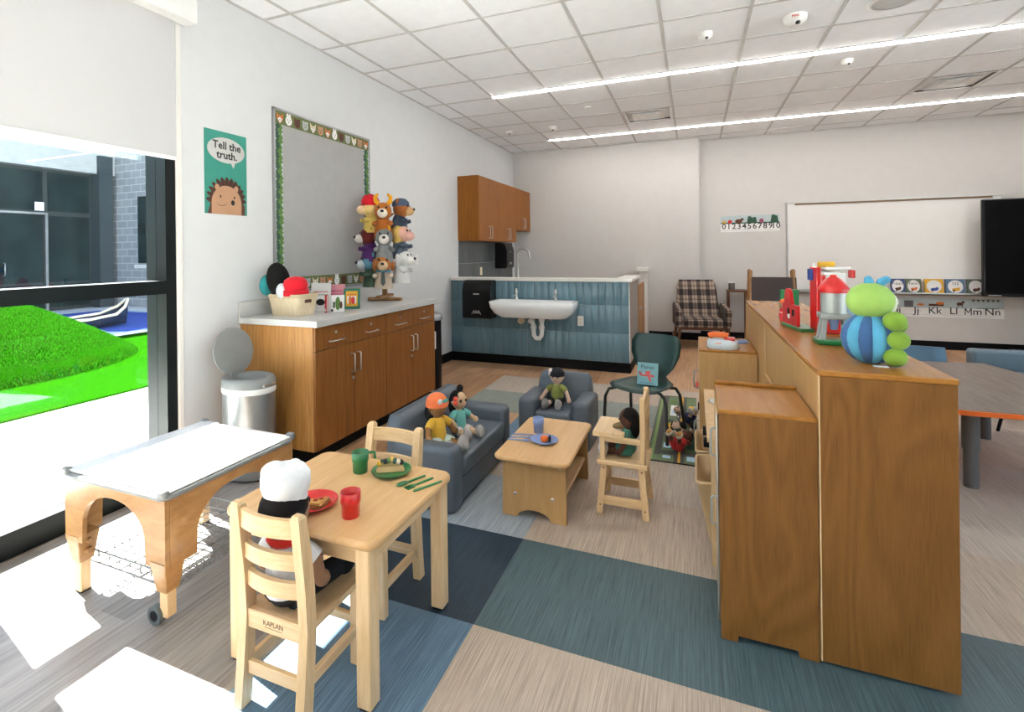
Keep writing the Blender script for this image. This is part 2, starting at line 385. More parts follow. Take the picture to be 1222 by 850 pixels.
# ---- floor: slab, vinyl squares and planks as pieces
b = MB(); b.box(X0 - .3, XR + .2, YF - .2, YB + .2, -.12, -.004)
floor = struct('floor', b, 'f_beige2')
def floor_piece(cache, key, nm, x0, x1, y0, y1, mats, gap=.0002):
    w, d = round(x1 - x0, 4), round(y1 - y0, 4); k = (key, w, d)
    if k not in cache:
        m = MB(); m.box(gap, w - gap, gap, d - gap, -.004, 0); cache[k] = m.mesh(nm, [mats])
    return link_mesh(nm, cache[k], floor, (x0, y0, 0))
FC = {}
def cell_mat(i, j):
    if j >= 6: return None
    if i <= -3: return None
    if i == -2: return {4: 'f_sage', 5: 'f_beige2'}.get(j)
    t = {(-1, 0): 'f_navy', (-1, -1): 'f_steel', (-1, -2): 'f_navy', (-1, 1): 'f_light', (-1, 2): 'f_beige', (-1, 3): 'f_steel', (-1, 4): 'f_sage', (-1, 5): 'f_beige2'}
    if (i, j) in t: return t[(i, j)]
    if j == 0: return 'f_teal'
    if j == 4: return 'f_sage' if i <= 0 else 'f_beige'
    if j == 5 and i == 0 and False: return 'f_steel'
    if j in (2, 3) and i >= 1: return 'f_beige2'
    return 'f_beige'
GX, GY, GS = -.77, 1.718, .603
for j in range(-2, 6):
    for i in range(-2, 8):
        mt = cell_mat(i, j)
        if i == -1 and j == 5:
            mt = 'f_beige2'
        if mt is None: continue
        floor_piece(FC, mt, 'floor_tile', GX + i * GS, GX + (i + 1) * GS, GY + j * GS, GY + (j + 1) * GS, mt)
def plank_area(x0, x1, y0, y1, mat, off=0):
    PW, PL = .15, 1.2; x = x0; k = off
    while x < x1 - .01:
        xe = min(x + PW, x1); y = y0 - ((k * 5) % 8) / 8 * PL; k += 1
        while y < y1 - .01:
            a, e = max(y, y0), min(y + PL, y1)
            if e - a > .02: floor_piece(FC, mat, 'floor_plank', x, xe, a, e, mat)
            y += PL
        x = xe
XA, XB2, YP = GX - GS, GX - 2 * GS, GY + 6 * GS
plank_area(X0, XA, .2, GY + GS, 'plank_glare')
plank_area(X0, XA, GY + GS, GY + 4 * GS, 'plank', 3)
plank_area(X0, XB2, GY + 4 * GS, YP, 'plank', 1)
plank_area(X0, 4.2, YP, YB, 'plank', 2)
# ---- walls
b = MB(); T0 = X0 - .20
b.box(T0, X0, 2.14, YB + .2, 0, CZ + .1); b.box(T0, X0, -2.9, 2.14, 2.95, CZ + .1); b.box(T0, X0, YF, -2.9, 0, CZ + .1)
struct('wall_left', b, 'paint')
b = MB(); b.box(X0, XR, YB, YB + .2, 0, CZ + .1); b.box(X0, .092, 8.42, YB, 0, CZ)
struct('wall_back', b, 'paint_warm')
def pierced(nm, wn_, T, L, a0, a1):
    # unseen wall; its window band is added to let daylight brighten the ceiling
    b = MB(); b.T = T; b.box(0, L, 0, .2, 0, .45); b.box(0, L, 0, .2, 2.9, CZ + .1); b.box(0, a0, 0, .2, .45, 2.9); b.box(a1, L, 0, .2, .45, 2.9); struct(nm, b, 'paint_warm')
    n = max(1, round((a1 - a0) / 1.6)); w = (a1 - a0) / n
    b = MB(); b.T = T
    for k in range(n + 1): b.box(max(a0, a0 + k * w - .03), min(a1, a0 + k * w + .03), .04, .14, .45, 2.9)
    b.box(a0, a1, .04, .14, .45, .5); b.box(a0, a1, .04, .14, 2.85, 2.9); wnd = struct(wn_, b, 'black_metal')
    for k in range(n): b = MB(); b.T = T; b.box(a0 + k * w + .03, a0 + (k + 1) * w - .03, .087, .093, .5, 2.85); b.build('glass_pane', 'glass', wnd)
pierced('wall_right', 'added_window', M.Translation((XR, YB + .2, 0)) @ M.Rotation(-PI / 2, 4, 'Z'), YB + .2 - YF, 4.6, 10.6)
b = MB(); b.box(X0, XR, YF - .2, YF, 0, CZ + .1); struct('wall_front', b, 'paint_warm')
# outer cladding edge seen through the glass
b = MB(); b.box(T0 - .02, T0, 2.14, 8, 0, 3.4); b.box(T0 - .02, T0, -6, 2.14, 2.95, 3.6); b.box(T0 - .02, T0, -6, -2.9, 0, 2.95)
struct('wall_outside', b, 'concrete')
# baseboards
b = MB(); b.box(X0, X0 + .008, 4.26, 5.9, 0, .112, .002); b.box(X0, X0 + .008, 2.16, 2.60, 0, .112, .002); struct('baseboard_left', b, 'black_base')
b = MB(); b.box(.1, XR, YB - .008, YB, 0, .112, .002); b.box(-.66, .1, 8.412, 8.42, 0, .112, .002); b.box(.092, .1, 8.412, YB, 0, .112); struct('baseboard_back', b, 'black_base')
# ---- ceiling
b = MB(); b.box(X0, XR, YF, YB, CZ + .02, CZ + .15); ceiling = struct('ceiling', b, 'ceil_tile')
CX0, CY0, CS = -2.647, 2.829, .6096
xl = [CX0 + CS * i for i in range(-1, 14)]; yl = [CY0 + CS * j for j in range(-2, 11)]
cut_x, cut_y = X0 + .005, YB - .005
TC = {}
vents = {(3, 6), (8, 6), (9, 6)}
for i in range(-1, 12):
    for j in range(-2, 10):
        x0, x1 = max(CX0 + CS * i, cut_x), CX0 + CS * (i + 1); y0, y1 = CY0 + CS * j, min(CY0 + CS * (j + 1), cut_y)
        if (i, j) in ((3, 6), (8, 6)): continue
        g = .011; k = (round(x1 - x0, 3), round(y1 - y0, 3))
        if k[0] < .03 or k[1] < .03: continue
        if k not in TC:
            m = MB(); m.box(g, k[0] - g, g, k[1] - g, 0, .014, .002); TC[k] = m.mesh('ceiling_tile', ['ceil_tile'])
        link_mesh('ceiling_tile', TC[k], ceiling, (x0, y0, CZ + .004))
b = MB()
for x in xl:
    if x > cut_x: b.box(x - .012, x + .012, YF, cut_y, CZ - .001, CZ + .012)
for y in yl:
    if y < cut_y: b.box(cut_x, XR, y - .012, y + .012, CZ - .0005, CZ + .0125)
b.box(cut_x - .004, cut_x + .02, YF, cut_y, CZ - .001, CZ + .01); b.box(cut_x, XR, cut_y - .02, cut_y + .004, CZ - .001, CZ + .01)
b.build('ceiling_grid', 'grid', ceiling)
# ---- window
win = MB().box(-3.09, -2.915, 2.075, 2.139, .0, 2.95).box(-3.09, -2.915, -2.9, 2.075, 0, .12).box(-3.05, -2.915, -2.9, 2.075, 1.157, 1.235).box(-3.09, -2.915, -2.9, 2.075, 2.88, 2.95)
win.box(-3.05, -2.92, 1.095, 1.165, .12, 2.88).box(-3.05, -2.92, -.35, -.28, .12, 2.88)
window = struct('window_1', win, 'black_metal')
for y0, y1 in ((-2.9, -.35), (-.28, 1.095), (1.165, 2.075)):
    for z0, z1 in ((.12, 1.157), (1.235, 2.88)):
        MB().box(-3.003, -2.997, y0, y1, z0, z1).build('glass_pane', 'glass', window)
MB().box(-2.915, -2.897, 2.139, 2.172, .3, 2.80, .003).build('trim_1', 'cap_white')['kind'] = 'structure'
# ---- roller shade
rs = thing('roller_shade', 'white roller shade half drawn over the tall window', 'window shade', (-2.88, .3, 1.95))
MB().box(-2.893, -2.8905, -1.58, 2.127, 1.985, 2.83).build('shade_cloth', 'shade', rs, world=True)
MB().box(-2.898, -2.886, -1.58, 2.127, 1.962, 1.985, .003).build('hem_bar', 'white', rs, world=True)
MB().box(-2.906, -2.80, -2.9, 2.215, 2.806, 2.952, .006).build('cassette', 'white', rs, world=True)

# ---- half wall with glazed tiles
hx0, hx1, hy0, hy1 = X0 + .001, -.676, 5.905, 6.05
b = MB(); b.box(hx0, hx1, hy0, hy1, 0, 1.03).box(hx1 - .13, hx1, hy1, 6.86, 0, 1.03)
half = struct('wall_half', b, 'grout')
b = MB(); b.box(hx1, hx1 + .004, hy0 + .004, 6.86, .1, 1.03); b.build('end_panel', plain('greige_laminate', (.27, .24, .215), .5), half)
MB().box(hx1 - .002, hx1 + .006, hy0 - .008, hy0 + .006, .105, 1.03).build('corner_trim', 'cap_white', half)
tw = (hx1 - hx0) / 26; TT = {}
for r, (z0, z1) in enumerate(((.112, .437), (.437, .762), (.762, 1.03))):
    for c in range(26):
        if r not in TT:
            m = MB(); m.box(.0018, tw - .0018, -.007, 0, .0018, z1 - z0 - .0018, .0018, 2); TT[r] = m.mesh('wall_tile', ['tile'])
        o = link_mesh('wall_tile', TT[r], half, (hx0 + c * tw, hy0, z0))
        o.rotation_euler = (RND.uniform(-.004, .004), 0, RND.uniform(-.006, .006))
b = MB(); b.box(hx0, hx1 + .01, hy0 - .015, hy0 - .002, 0, .112, .003).box(hx1 + .001, hx1 + .012, hy0 - .015, 6.86, 0, .1, .003); struct('baseboard_half', b, 'black_base')
b = MB(); b.box(hx0, hx1 + .035, hy0 - .035, hy1 + .03, 1.03, 1.066, .004).box(hx1 - .16, hx1 + .035, hy1 + .03, 6.88, 1.03, 1.066, .004); struct('trim_2', b, 'cap_white')
b = MB(); b.box(-.775, -.665, 8.19, 8.418, 0, 1.06); struct('trim_3', b, 'cap_white')
b = MB(); b.box(-.815, -.635, 8.15, 8.418, 1.06, 1.12, .004); struct('trim_4', b, 'cap_white')
gate = thing('gate', 'light wood swing gate between tiled half wall and white post', 'gate', (-.68, 7.1, 0))
MB().box(-.70, -.668, 6.93, 7.75, 0, .93, .004).build('gate_panel', 'oak', gate, world=True)
MB().cyl((-.668, 7.02, .62), (-.64, 7.02, .62), .02, 12).build('latch_knob', 'chrome', gate, world=True)
# grey tiled splash behind the half wall
b = MB(); b.box(X0, X0 + .006, 6.13, 8.30, .93, 1.54); spl = struct('wall_splash', b, 'grout')
for c in range(15):
    for r in range(2):
        m = MB().box(.001, .007, .0015, .1425, .0015, .303, .002); m.build('wall_tile', 'tile_grey', spl).location = (X0 + .005, 6.131 + c * .144, .93 + .3055 * r)

# ================================================================= OUTDOORS
b = MB(); b.box(-30, T0 - .1, -14, 24, -.2, -.02); b.box(T0 - .1, 30, -24, YF - .21, -.2, -.02); b.box(XR + .21, 30, YF - .21, 24, -.2, -.02); struct('ground_outside', b, 'concrete')
b = MB(); b.prism([(-5.43, -9), (-5.42, 10), (-9.3, 10), (-9.3, 5), (-13.9, 5), (-13.9, -9)][::-1], -.02, 0)
struct('turf', b, 'turf')
md = MB(); MR, MHt, mc = 2.0, 1.0, V((-8.68, 3.2, 0)); rings = []
for q in range(15):
    d = q / 14; z = MHt * (1 - d ** 1.45) if q < 14 else 0
    d2 = d * MR
    if q == 13: z = .13
    if q == 14: d2 = MR * .985
    rings.append([(mc.x + d2 * 1.0 * math.cos(a * 2 * PI / 48), mc.y + d2 * math.sin(a * 2 * PI / 48) * 1.05, z) for a in range(48)])
md.loft(rings[::-1], True, True)
mo = md.build('turf_mound', 'turf'); tag(mo, 'bright green artificial turf mound outside the window', 'mound')
bl = MB()
for q in range(26000):
    a = RND.uniform(-1.2, 1.9); d = math.sqrt(RND.random()); z = MHt * (1 - d ** 1.45)
    x, y = mc.x + d * MR * math.cos(a), mc.y + d * MR * 1.05 * math.sin(a); w = RND.uniform(0, 2 * PI); h = RND.uniform(.018, .035)
    dx, dy = .005 * math.cos(w), .005 * math.sin(w)
    bl.add([(x - dx, y - dy, z), (x + dx, y + dy, z), (x + RND.uniform(-.015, .02), y + RND.uniform(-.015, .015), z + h)], [(0, 1, 2)])
tag(bl.build('turf_blades', 'turf_blade', mo), kind='stuff')
b = MB(); b.box(-14, -9.5, 5.5, 8.5, -.02, .012); struct('pool_pad', b, plain('pale_blue_rubber', (.45, .55, .65), .8))
wv = [(-13.9, 6.1)] + [(-13.9 + .12 * k, 6.02 + .06 * math.sin(k * 1.1)) for k in range(1, 36)] + [(-9.62, 6.1), (-9.62, 8.2), (-13.9, 8.2)]
b = MB(); b.prism(wv, .012, .03); tag(b.build('wave_pad', plain('deep_blue_rubber', (.01, .06, .35), .7)), 'deep blue wave-edged play pad beneath the canoe', 'play pad')
cn = thing('canoe', 'dark blue play canoe with pale gunwale on the blue pad', 'canoe', (-10.6, 5.8, .03))
prof = [(-.8, .21, .28), (-.5, .2, .32), (0, .2, .34), (.55, .24, .26), (.8, .36, .12), (.92, .5, .02)]
hull = []; gun_l = []; gun_r = []
for t, h, w in prof:
    hull.append([(w, t, h), (w * .95, t, h * .55), (w * .5, t * .97, .02), (-w * .5, t * .97, .02), (-w * .95, t, h * .55), (-w, t, h)]); gun_l.append((w, t, h)); gun_r.append((-w, t, h))
h = MB(); h.loft(hull, True, True, False); h.build('hull', plain('canoe_blue', (.01, .02, .045), .6, spec=.2), cn)
g = MB(); g.tube(gun_l, .028, 6); g.tube(gun_r, .028, 6); g.build('gunwale', 'cream', cn)
h = MB(); h.loft([[(w * .9, t, .17), (-w * .9, t, .17)] for t, hh, w in prof], False, False, False); h.build('deck', 'cap_white', cn)
for dy, dz in ((.52, .13), (.47, .19)):
    MB().tube([(.30 - .1, dy - .3, dz), (.31 - .1, dy, dz + .03), (.2 - .09, dy + .25, dz + .1)], .007, 5).build('hull_stripe', 'white', cn)
# building across the yard
bd = thing('building', 'dark glazed school wing across the yard with grey soffit', 'building', (-15.6, 6, 0))
b = MB(); b.box(-16.2, -15.6, -6, 9.4, 0, 3.7); b.build('wall', plain('charcoal_panel', (.02, .028, .033), .6), bd, world=True)
b = MB(); b.box(-16.2, -15.3, -6, 9.4, 3.7, 7.5); b.build('fascia', 'soffit', bd, world=True)
for y0, y1 in ((-5.9, -2), (-1.9, 2), (2.1, 5.2), (5.3, 7.78), (7.9, 8.87)):
    MB().box(-15.6, -15.57, y0, y1, .75, 2.48).build('glass_pane', 'dark_glass', bd, world=True)
    MB().box(-15.6, -15.57, y0, y1, 2.6, 3.62).build('glass_pane', 'dark_glass', bd, world=True)
    MB().box(-15.6, -15.57, y0, y1, .08, .68).build('glass_pane', 'dark_glass', bd, world=True)
MB().box(-15.57, -15.5, 7.80, 7.86, 0, 2.52).build('door_jamb', 'steel_grey', bd, world=True)
MB().box(-15.57, -15.5, 5.2, 7.86, 2.50, 2.55).build('door_head', 'steel_grey', bd, world=True)
MB().tube([(-15.56, 6.95, .95), (-15.48, 6.95, .97), (-15.48, 6.95, 1.25), (-15.56, 6.95, 1.27)], .015, 6).build('door_pull', 'chrome', bd, world=True)
MB().box(-15.56, -15.55, 7.6, 7.8, 2.6, 2.82).build('door_sign', 'paper', bd, world=True)
MB().box(-15.6, -15.2, 8.92, 9.28, 0, 4.2).build('column', plain('dark_column', (.03, .045, .055), .5), bd, world=True)
b = MB(); b.box(-16.2, -9.0, 9.4, 9.8, 0, 7.0); bw = struct('wall_brick', b, 'cmu')
w2 = thing('building_window', 'narrow dark window with pale sill in the grey block wall', 'window', (-14.1, 9.38, 1.1))
MB().box(-14.28, -13.7, 9.36, 9.398, 1.2, 3.05).build('pane', 'dark_glass', w2, world=True)
MB().box(-14.4, -13.6, 9.33, 9.398, 1.06, 1.16).build('sill', 'concrete', w2, world=True)
tag(MB().box(-15.5, -15.38, 9.37, 9.399, 1.3, 1.46, .01).build('wall_box', 'black'), 'small black socket box on the outdoor grey block wall', 'socket box')

# ================================================================= CEILING FITTINGS
MT['lamp'] = emit('lamp_diffuser', (1, .93, .88), LAMP)
LL = ['long glowing ceiling light strip nearer the viewer, running to the right edge', 'long glowing ceiling light strip nearer the back wall and whiteboard']
def strip(x0, x1, y, lab, grp=None):
    t = thing('linear_light', lab, 'ceiling light', ((x0 + x1) / 2, y, CZ - .012), 0, grp)
    MB().box(x0, x1, y - .033, y + .033, CZ - .006, CZ - .002).build('light_frame', 'white', t, world=True)
    MB().box(x0 + .008, x1 - .008, y - .026, y + .026, CZ - .012, CZ - .006).build('diffuser', 'lamp', t, world=True); return t
strip(-2.04, XR - .3, 5.235, LL[0]); strip(-2.04, XR - .3, 7.62, LL[1])
def vent(x0, y0, lab):
    t = thing('ceiling_vent', lab, 'air vent', (x0 + CS / 2, y0 + CS / 2, CZ))
    w = CS - .03; cx, cy = x0 + CS / 2, y0 + CS / 2
    def sq(r, z): return [(cx - r, cy - r, z), (cx + r, cy - r, z), (cx + r, cy + r, z), (cx - r, cy + r, z)]
    m = MB(); m.loft([sq(w / 2, CZ - .004), sq(w / 2 - .03, CZ - .007), sq(w / 2 - .032, CZ + .004)], False, False, True, False); m.build('vent_frame', 'white', t, world=True)
    m = MB(); m.loft([sq(w / 2 - .033, CZ + .004), sq(w / 2 - .036, CZ + .07), sq(.01, CZ + .071)], False, False, True, False); m.build('throat', 'black', t, world=True)
    for r in (.185,):
        m = MB(); m.loft([sq(r, CZ - .004), sq(r - .05, CZ + .02)], False, False, True, False); m.loft([sq(r + .003, CZ - .004), sq(r - .047, CZ + .022)], False, False, True, False); m.build('louvre_ring', 'white', t, world=True)
    MB().box(cx - .10, cx + .10, cy - .10, cy + .10, CZ + .0, CZ + .006).build('core_plate', 'white', t, world=True)
vent(CX0 + 3 * CS, CY0 + 6 * CS, 'square ceiling air vent above the sink wall'); vent(CX0 + 8 * CS, CY0 + 6 * CS, 'square ceiling air vent above the whiteboard side')
def dome(nm, x, y, r, h, lab, cat, lens=True):
    t = thing(nm, lab, cat, (x, y, CZ))
    MB().lathe([(r, .003), (r, -.008), (r * .92, -h * .55), (r * .55, -h), (.001, -h)], 28).build('housing', 'white', t)
    if lens: MB().ell((r * .1, -r * .45, -h * .8), (r * .28, r * .28, h * .28), 12, 8).build('sensor_eye', 'ink', t)
    return t
dome('motion_sensor', .109, 4.41, .055, .05, 'small white domed motion sensor left of the fire alarm', 'sensor')
fa = dome('smoke_alarm', .719, 4.365, .08, .065, 'white round alarm marked FIRE in red on the ceiling', 'alarm')
m = MB(); text_mb(m, 'FIRE', .026, frame((-.012, -.0795, -.021), (1, -.15, 0), (0, .2, .97)), .001, 'CENTER', .0004); m.build('red_lettering', 'red', fa)
dome('ceiling_sensor', 1.323, 5.57, .05, .045, 'small white ceiling sensor between the two light strips', 'sensor')
dome('occupancy_sensor', -2.405, 6.826, .055, .05, 'white ceiling sensor closest to the upper cabinets', 'sensor')
dome('smoke_detector', -1.776, 6.855, .065, .05, 'white ceiling detector beside the start of the far light strip', 'sensor')
sp = thing('ceiling_speaker', 'large round white speaker grille flush in the ceiling', 'speaker', (1.31, 4.36, CZ))
MB().lathe([(.15, .003), (.15, -.006), (.125, -.01)], 40, cap1=False).build('trim_ring', 'white', sp); MB().lathe([(.127, -.006), (.1, -.012), (.001, -.014)], 40).build('grille', plain('grille_grey', (.55, .55, .55), .7), sp)
spr = thing('sprinkler', 'flat round sprinkler cover in the ceiling above the sink', 'sprinkler', (-1.142, 6.081, CZ)); MB().lathe([(.04, .003), (.04, -.004), (.001, -.006)], 24).build('cover_plate', 'white', spr)
# ================================================================= LEFT WALL: poster, board, cabinets
def ellp(cx, cy, rx, ry, n=20, rot=0): 
    return [(cx + rx * math.cos(t) * math.cos(rot) - ry * math.sin(t) * math.sin(rot), cy + rx * math.cos(t) * math.sin(rot) + ry * math.sin(t) * math.cos(rot)) for t in [2 * PI * i / n for i in range(n)]]
class Flat:
    """flat print: coloured outlines laid over each other on one sheet"""
    def __init__(s, T): s.mb = MB(); s.mb.T = T; s.mats = []; s.z = .0006
    def put(s, poly, mat, step=.00012):
        if mat not in s.mats: s.mats.append(mat)
        s.mb.k = s.mats.index(mat); s.mb.add([(x, y, s.z) for x, y in poly], [list(range(len(poly)))]); s.z += step; return s
    def text(s, t, size, x, y, mat='ink', align='CENTER', bold=0.0):
        if mat not in s.mats: s.mats.append(mat)
        s.mb.k = s.mats.index(mat); text_mb(s.mb, t, size, M.Translation((x, y, s.z + .0003)), .0004, align, bold); return s
    def done(s, name, parent): return s.mb.build(name, s.mats, parent, world=True)
MT['bubble'] = plain('bubble_grey', (.52, .52, .51), .7)
# hedgehog poster
ps = thing('poster', 'teal poster of a smiling hedgehog saying Tell the truth.', 'poster', (X0, 2.5, 1.66))
MB().box(X0, X0 + .0015, 2.331, 2.666, 1.658, 2.211).build('sheet', 'teal_paper', ps, world=True)
fl = Flat(LEFTWALL(2.331, 1.658, .0015))
sp_ = [(.02, 0)]; 
for i in range(26):
    a = PI * 1.06 - i / 25 * PI * 1.12; r = .152 if i % 2 else .128
    sp_.append((.168 + r * math.cos(a), .092 + r * 1.03 * math.sin(a)))
sp_.append((.316, 0)); fl.put(sp_[::-1], 'brown')
for i in range(13):
    a = PI * (1.0 - i / 12); fl.put(ellp(.168 + .128 * math.cos(a), .095 + .128 * math.sin(a), .03, .013, 10, a), plain('brown_quill', (.06, .022, .013), .7) if 'q' not in MT else MT['q'])
    MT.setdefault('q', bpy.data.materials['brown_quill'])
fl.put(ellp(.093, .178, .018, .02), 'tan'); fl.put(ellp(.243, .178, .018, .02), 'tan')
body = [(.05, 0), (.285, 0)] + [(.168 + .118 * math.cos(t), .075 + .118 * math.sin(t)) for t in [PI * i / 20 for i in range(21)]]
fl.put(body, 'tan'); fl.put(ellp(.118, .118, .006, .009), 'ink'); fl.put(ellp(.228, .118, .006, .009), 'ink'); fl.put(ellp(.215, .082, .015, .018), 'ink')
sm = [(.128 + .042 * math.cos(a), .085 + .03 * math.sin(a)) for a in [PI * 1.1 + PI * .85 * i / 10 for i in range(11)]]
fl.put(sm + [(x, y + .003) for x, y in sm[::-1]], 'ink')
fl.put(ellp(.168, .43, .148, .085, 32), 'bubble'); fl.put([(.2, .355), (.24, .36), (.222, .315)], 'bubble')
fl.text('Tell the', .072, .172, .458, bold=.0016).text('truth.', .072, .172, .395, bold=.0016)
fl.done('print', ps)

# bulletin board
bd_ = thing('bulletin_board', 'grey tack board with a woodland animal and leaf border', 'board', (X0, 3.5, 1.1))
by0, by1, bz0, bz1 = 2.9, 4.118, 1.09, 2.492
MB().box(X0, X0 + .016, by0 + .01, by1 - .01, bz0 + .01, bz1 - .01).build('tack_panel', 'corkfab', bd_, world=True)
for nm, a in (('frame_rail', (by0, by1, bz1 - .018, bz1)), ('frame_rail', (by0, by1, bz0, bz0 + .018)), ('frame_stile', (by0, by0 + .018, bz0, bz1)), ('frame_stile', (by1 - .018, by1, bz0, bz1))):
    MB().box(X0, X0 + .024, *a, .002).build(nm, 'steel_grey', bd_, world=True)
fl = Flat(LEFTWALL(by0 + .018, bz0 + .018, .016)); BW, BH = by1 - by0 - .036, bz1 - bz0 - .036; e = .075
fl.put([(0, 0), (e, 0), (e, BH), (0, BH)], plain('pale_sky_paper', (.5, .58, .58), .8)); fl.put([(BW - e, 0), (BW, 0), (BW, BH), (BW - e, BH)], bpy.data.materials['pale_sky_paper'])
for x0 in (0, BW - e):
    n = 17
    for k in range(n):
        y = k * (BH - .06) / n
        for dx, mt in ((.022, 'leaf2'), (.05, 'leaf')):
            cx = x0 + dx + RND.uniform(-.004, .004); yy = y + (.04 if dx > .03 else 0)
            fl.put([(cx, yy - .005), (cx + .03, yy + .02), (cx + .016, yy + .03), (cx + .026, yy + .052), (cx, yy + .095), (cx - .026, yy + .052), (cx - .016, yy + .03), (cx - .03, yy + .02)], mt, .00001)
fl.z = .0016
for y0 in (BH - .10, 0):
    fl.put([(0, y0), (BW, y0), (BW, y0 + .10), (0, y0 + .10)], plain('moss_paper', (.13, .16, .06), .8) if y0 else bpy.data.materials['moss_paper'])
    for k in range(13):
        cx = .05 + k * (BW - .1) / 12; q = (k * 5) % 6; cy = y0 + .045
        mt = ['fox', 'tan', 'cream', 'soffit', 'brown', 'paper'][q]
        if q in (0, 2): 
            fl.put([(cx - .036, cy + .045), (cx - .03, cy - .005), (cx, cy - .04), (cx + .03, cy - .005), (cx + .036, cy + .045), (cx + .014, cy + .022), (cx - .014, cy + .022)][::-1], mt); fl.put([(cx - .024, cy - .004), (cx, cy - .036), (cx + .024, cy - .004), (cx, cy + .01)][::-1][::-1], 'paper')
        else:
            for sx in (-1, 1): fl.put(ellp(cx + sx * (.024 if q != 5 else .012), cy + (.028 if q != 5 else .04), .011, .012 if q != 5 else .022, 10), mt)
            fl.put(ellp(cx, cy, .034, .036, 16), mt)
        for sx in (-1, 1): fl.put(ellp(cx + sx * .012, cy + .006, .004, .005, 8), 'ink', .00002)
        fl.put(ellp(cx, cy - .012, .006, .005, 8), 'ink')
fl.done('border_print', bd_)
# light switch
sw = thing('light_switch', 'white light switch plate on the grey wall right of the puppets', 'switch', (X0, 5.02, 1.31)); MB().box(0, .006, -.036, .036, -.058, .058, .003).build('plate', 'paper', sw); MB().box(.006, .012, -.012, .012, -.025, .025, .002).build('rocker', 'white', sw)

# base cabinets + worktop
def handle(parent, a, bb, out, r=.0045, mat='chrome'):
    a, bb, out = V(a), V(bb), V(out); d = (bb - a).normalized() * .006
    MB().tube([a, a + out - (out.normalized() * .006), a + out + d, bb + out - d, bb + out - (out.normalized() * .006), bb], r, 8).build('handle', mat, parent, world=False)
def base_cab(y0, y1, lab, end):
    t = thing('base_cabinet', lab, 'cabinet', (-2.55, (y0 + y1) / 2, 0)); ox, oy = t.location.x, t.location.y
    MB().box(X0 + .002 - ox, -2.279 - ox, y0 - oy, y1 - oy, .1, .91).build('carcass', 'walnut_side', t)
    MB().box(X0 + .002 - ox, -2.33 - ox, y0 + .01 - oy, y1 - oy, 0, .1).build('toe_kick', 'black_base', t)
    ym = (y0 + y1) / 2
    for k, (a, e) in enumerate(((y0, ym), (ym, y1))):
        d = MB().box(-2.278 - ox, -2.259 - ox, a + .002 - oy, e - .002 - oy, .104, .747, .0012).build('door', 'walnut', t)
        hy = (e - .035 if k == 0 else a + .035) - oy
        handle(d, (-2.259 - ox, hy, .545), (-2.259 - ox, hy, .675), (.032, 0, 0))
        if k == 0: MB().cyl((-2.259 - ox, e - .02 - oy, .50), (-2.253 - ox, e - .02 - oy, .50), .011, 12).build('lock', 'chrome', d)
        w = MB().box(-2.278 - ox, -2.259 - ox, a + .002 - oy, e - .002 - oy, .752, .905, .0012).build('drawer', 'walnut', t)
        yc = (a + e) / 2 - oy
        handle(w, (-2.259 - ox, yc - .07, .80), (-2.259 - ox, yc + .07, .80), (.03, 0, 0))
        MB().cyl((-2.259 - ox, yc, .853), (-2.254 - ox, yc, .853), .011, 12).build('lock', 'chrome', w)
    return t
base_cab(2.60, 3.414, 'walnut base cabinet nearest the silver bin', True); base_cab(3.416, 4.23, 'walnut base cabinet beneath the puppet stand', False)
wt = thing('worktop', 'grey worktop with backsplash lying on the walnut cabinets', 'worktop', (-2.55, 3.4, .91)); CT = .953
MB().box(X0 + .001, -2.226, 2.578, 4.262, .911, CT, .003).build('slab', 'solid_top', wt, world=True)
MB().box(X0 + .001, X0 + .021, 2.578, 4.262, CT, CT + .105, .002).build('backsplash', 'solid_top', wt, world=True)

# silver bin with open lid
bn = thing('pedal_bin', 'silver oval pedal bin with raised grey lid', 'bin', (-2.60, 2.385, 0))
def oval(rx, ry, z, n=32): return [(rx * math.cos(2 * PI * k / n), ry * math.sin(2 * PI * k / n), z) for k in range(n)]
MB().loft([oval(.165, .13, .012), oval(.172, .136, .02), oval(.172, .136, .53)], True, False).build('body', 'silver', bn)
MB().loft([oval(.175, .139, .53), oval(.177, .141, .535), oval(.177, .141, .56), oval(.175, .139, .565)], True, False).build('band', 'paper', bn)
MB().loft([oval(.176, .14, .565), oval(.178, .142, .60), oval(.165, .13, .622), oval(.135, .10, .622), oval(.125, .092, .59)], False, True).build('rim', 'grey_lid', bn)
lid = MB(); LT = frame((-.135, .02, .625), (.15, 1, 0), (-.12, 0, .97)); lid.prism([(x, y + .14) for x, y in ellp(0, 0, .135, .15, 32)], -.008, .008, LT, True); lid.build('lid', 'grey_lid', bn)
MB().tube([(-.13, .0, .60), (-.15, 0, .66), (-.165, .0, .76)], .012, 8).build('hinge_arm', 'grey_lid', bn)
MB().box(.12, .178, -.05, .05, .57, .59, .005).build('handle', 'chrome', bn); MB().box(.16, .215, -.05, .05, .012, .025, .004).build('pedal', 'black', bn)
# slim black bin behind the cabinets
sb = thing('slim_bin', 'tall black bin with domed grey lid at the cabinet end', 'bin', (-2.42, 4.46, 0))
MB().lathe([(.09, 0), (.1, .03), (.1, .72)], 24).build('body', 'black', sb); MB().lathe([(.112, .72), (.115, .745), (.1, .775), (.05, .795), (.001, .8)], 24).build('lid', 'silver', sb)
MB().tube([(.1 * math.cos(a), .1 * math.sin(a), .035) for a in [2 * PI * k / 20 for k in range(20)]], .008, 6, True).build('base_ring', 'chrome', sb)
MB().box(.05, .098, -.115, -.085, .45, .62, .004).build('sticker', 'paper', sb)

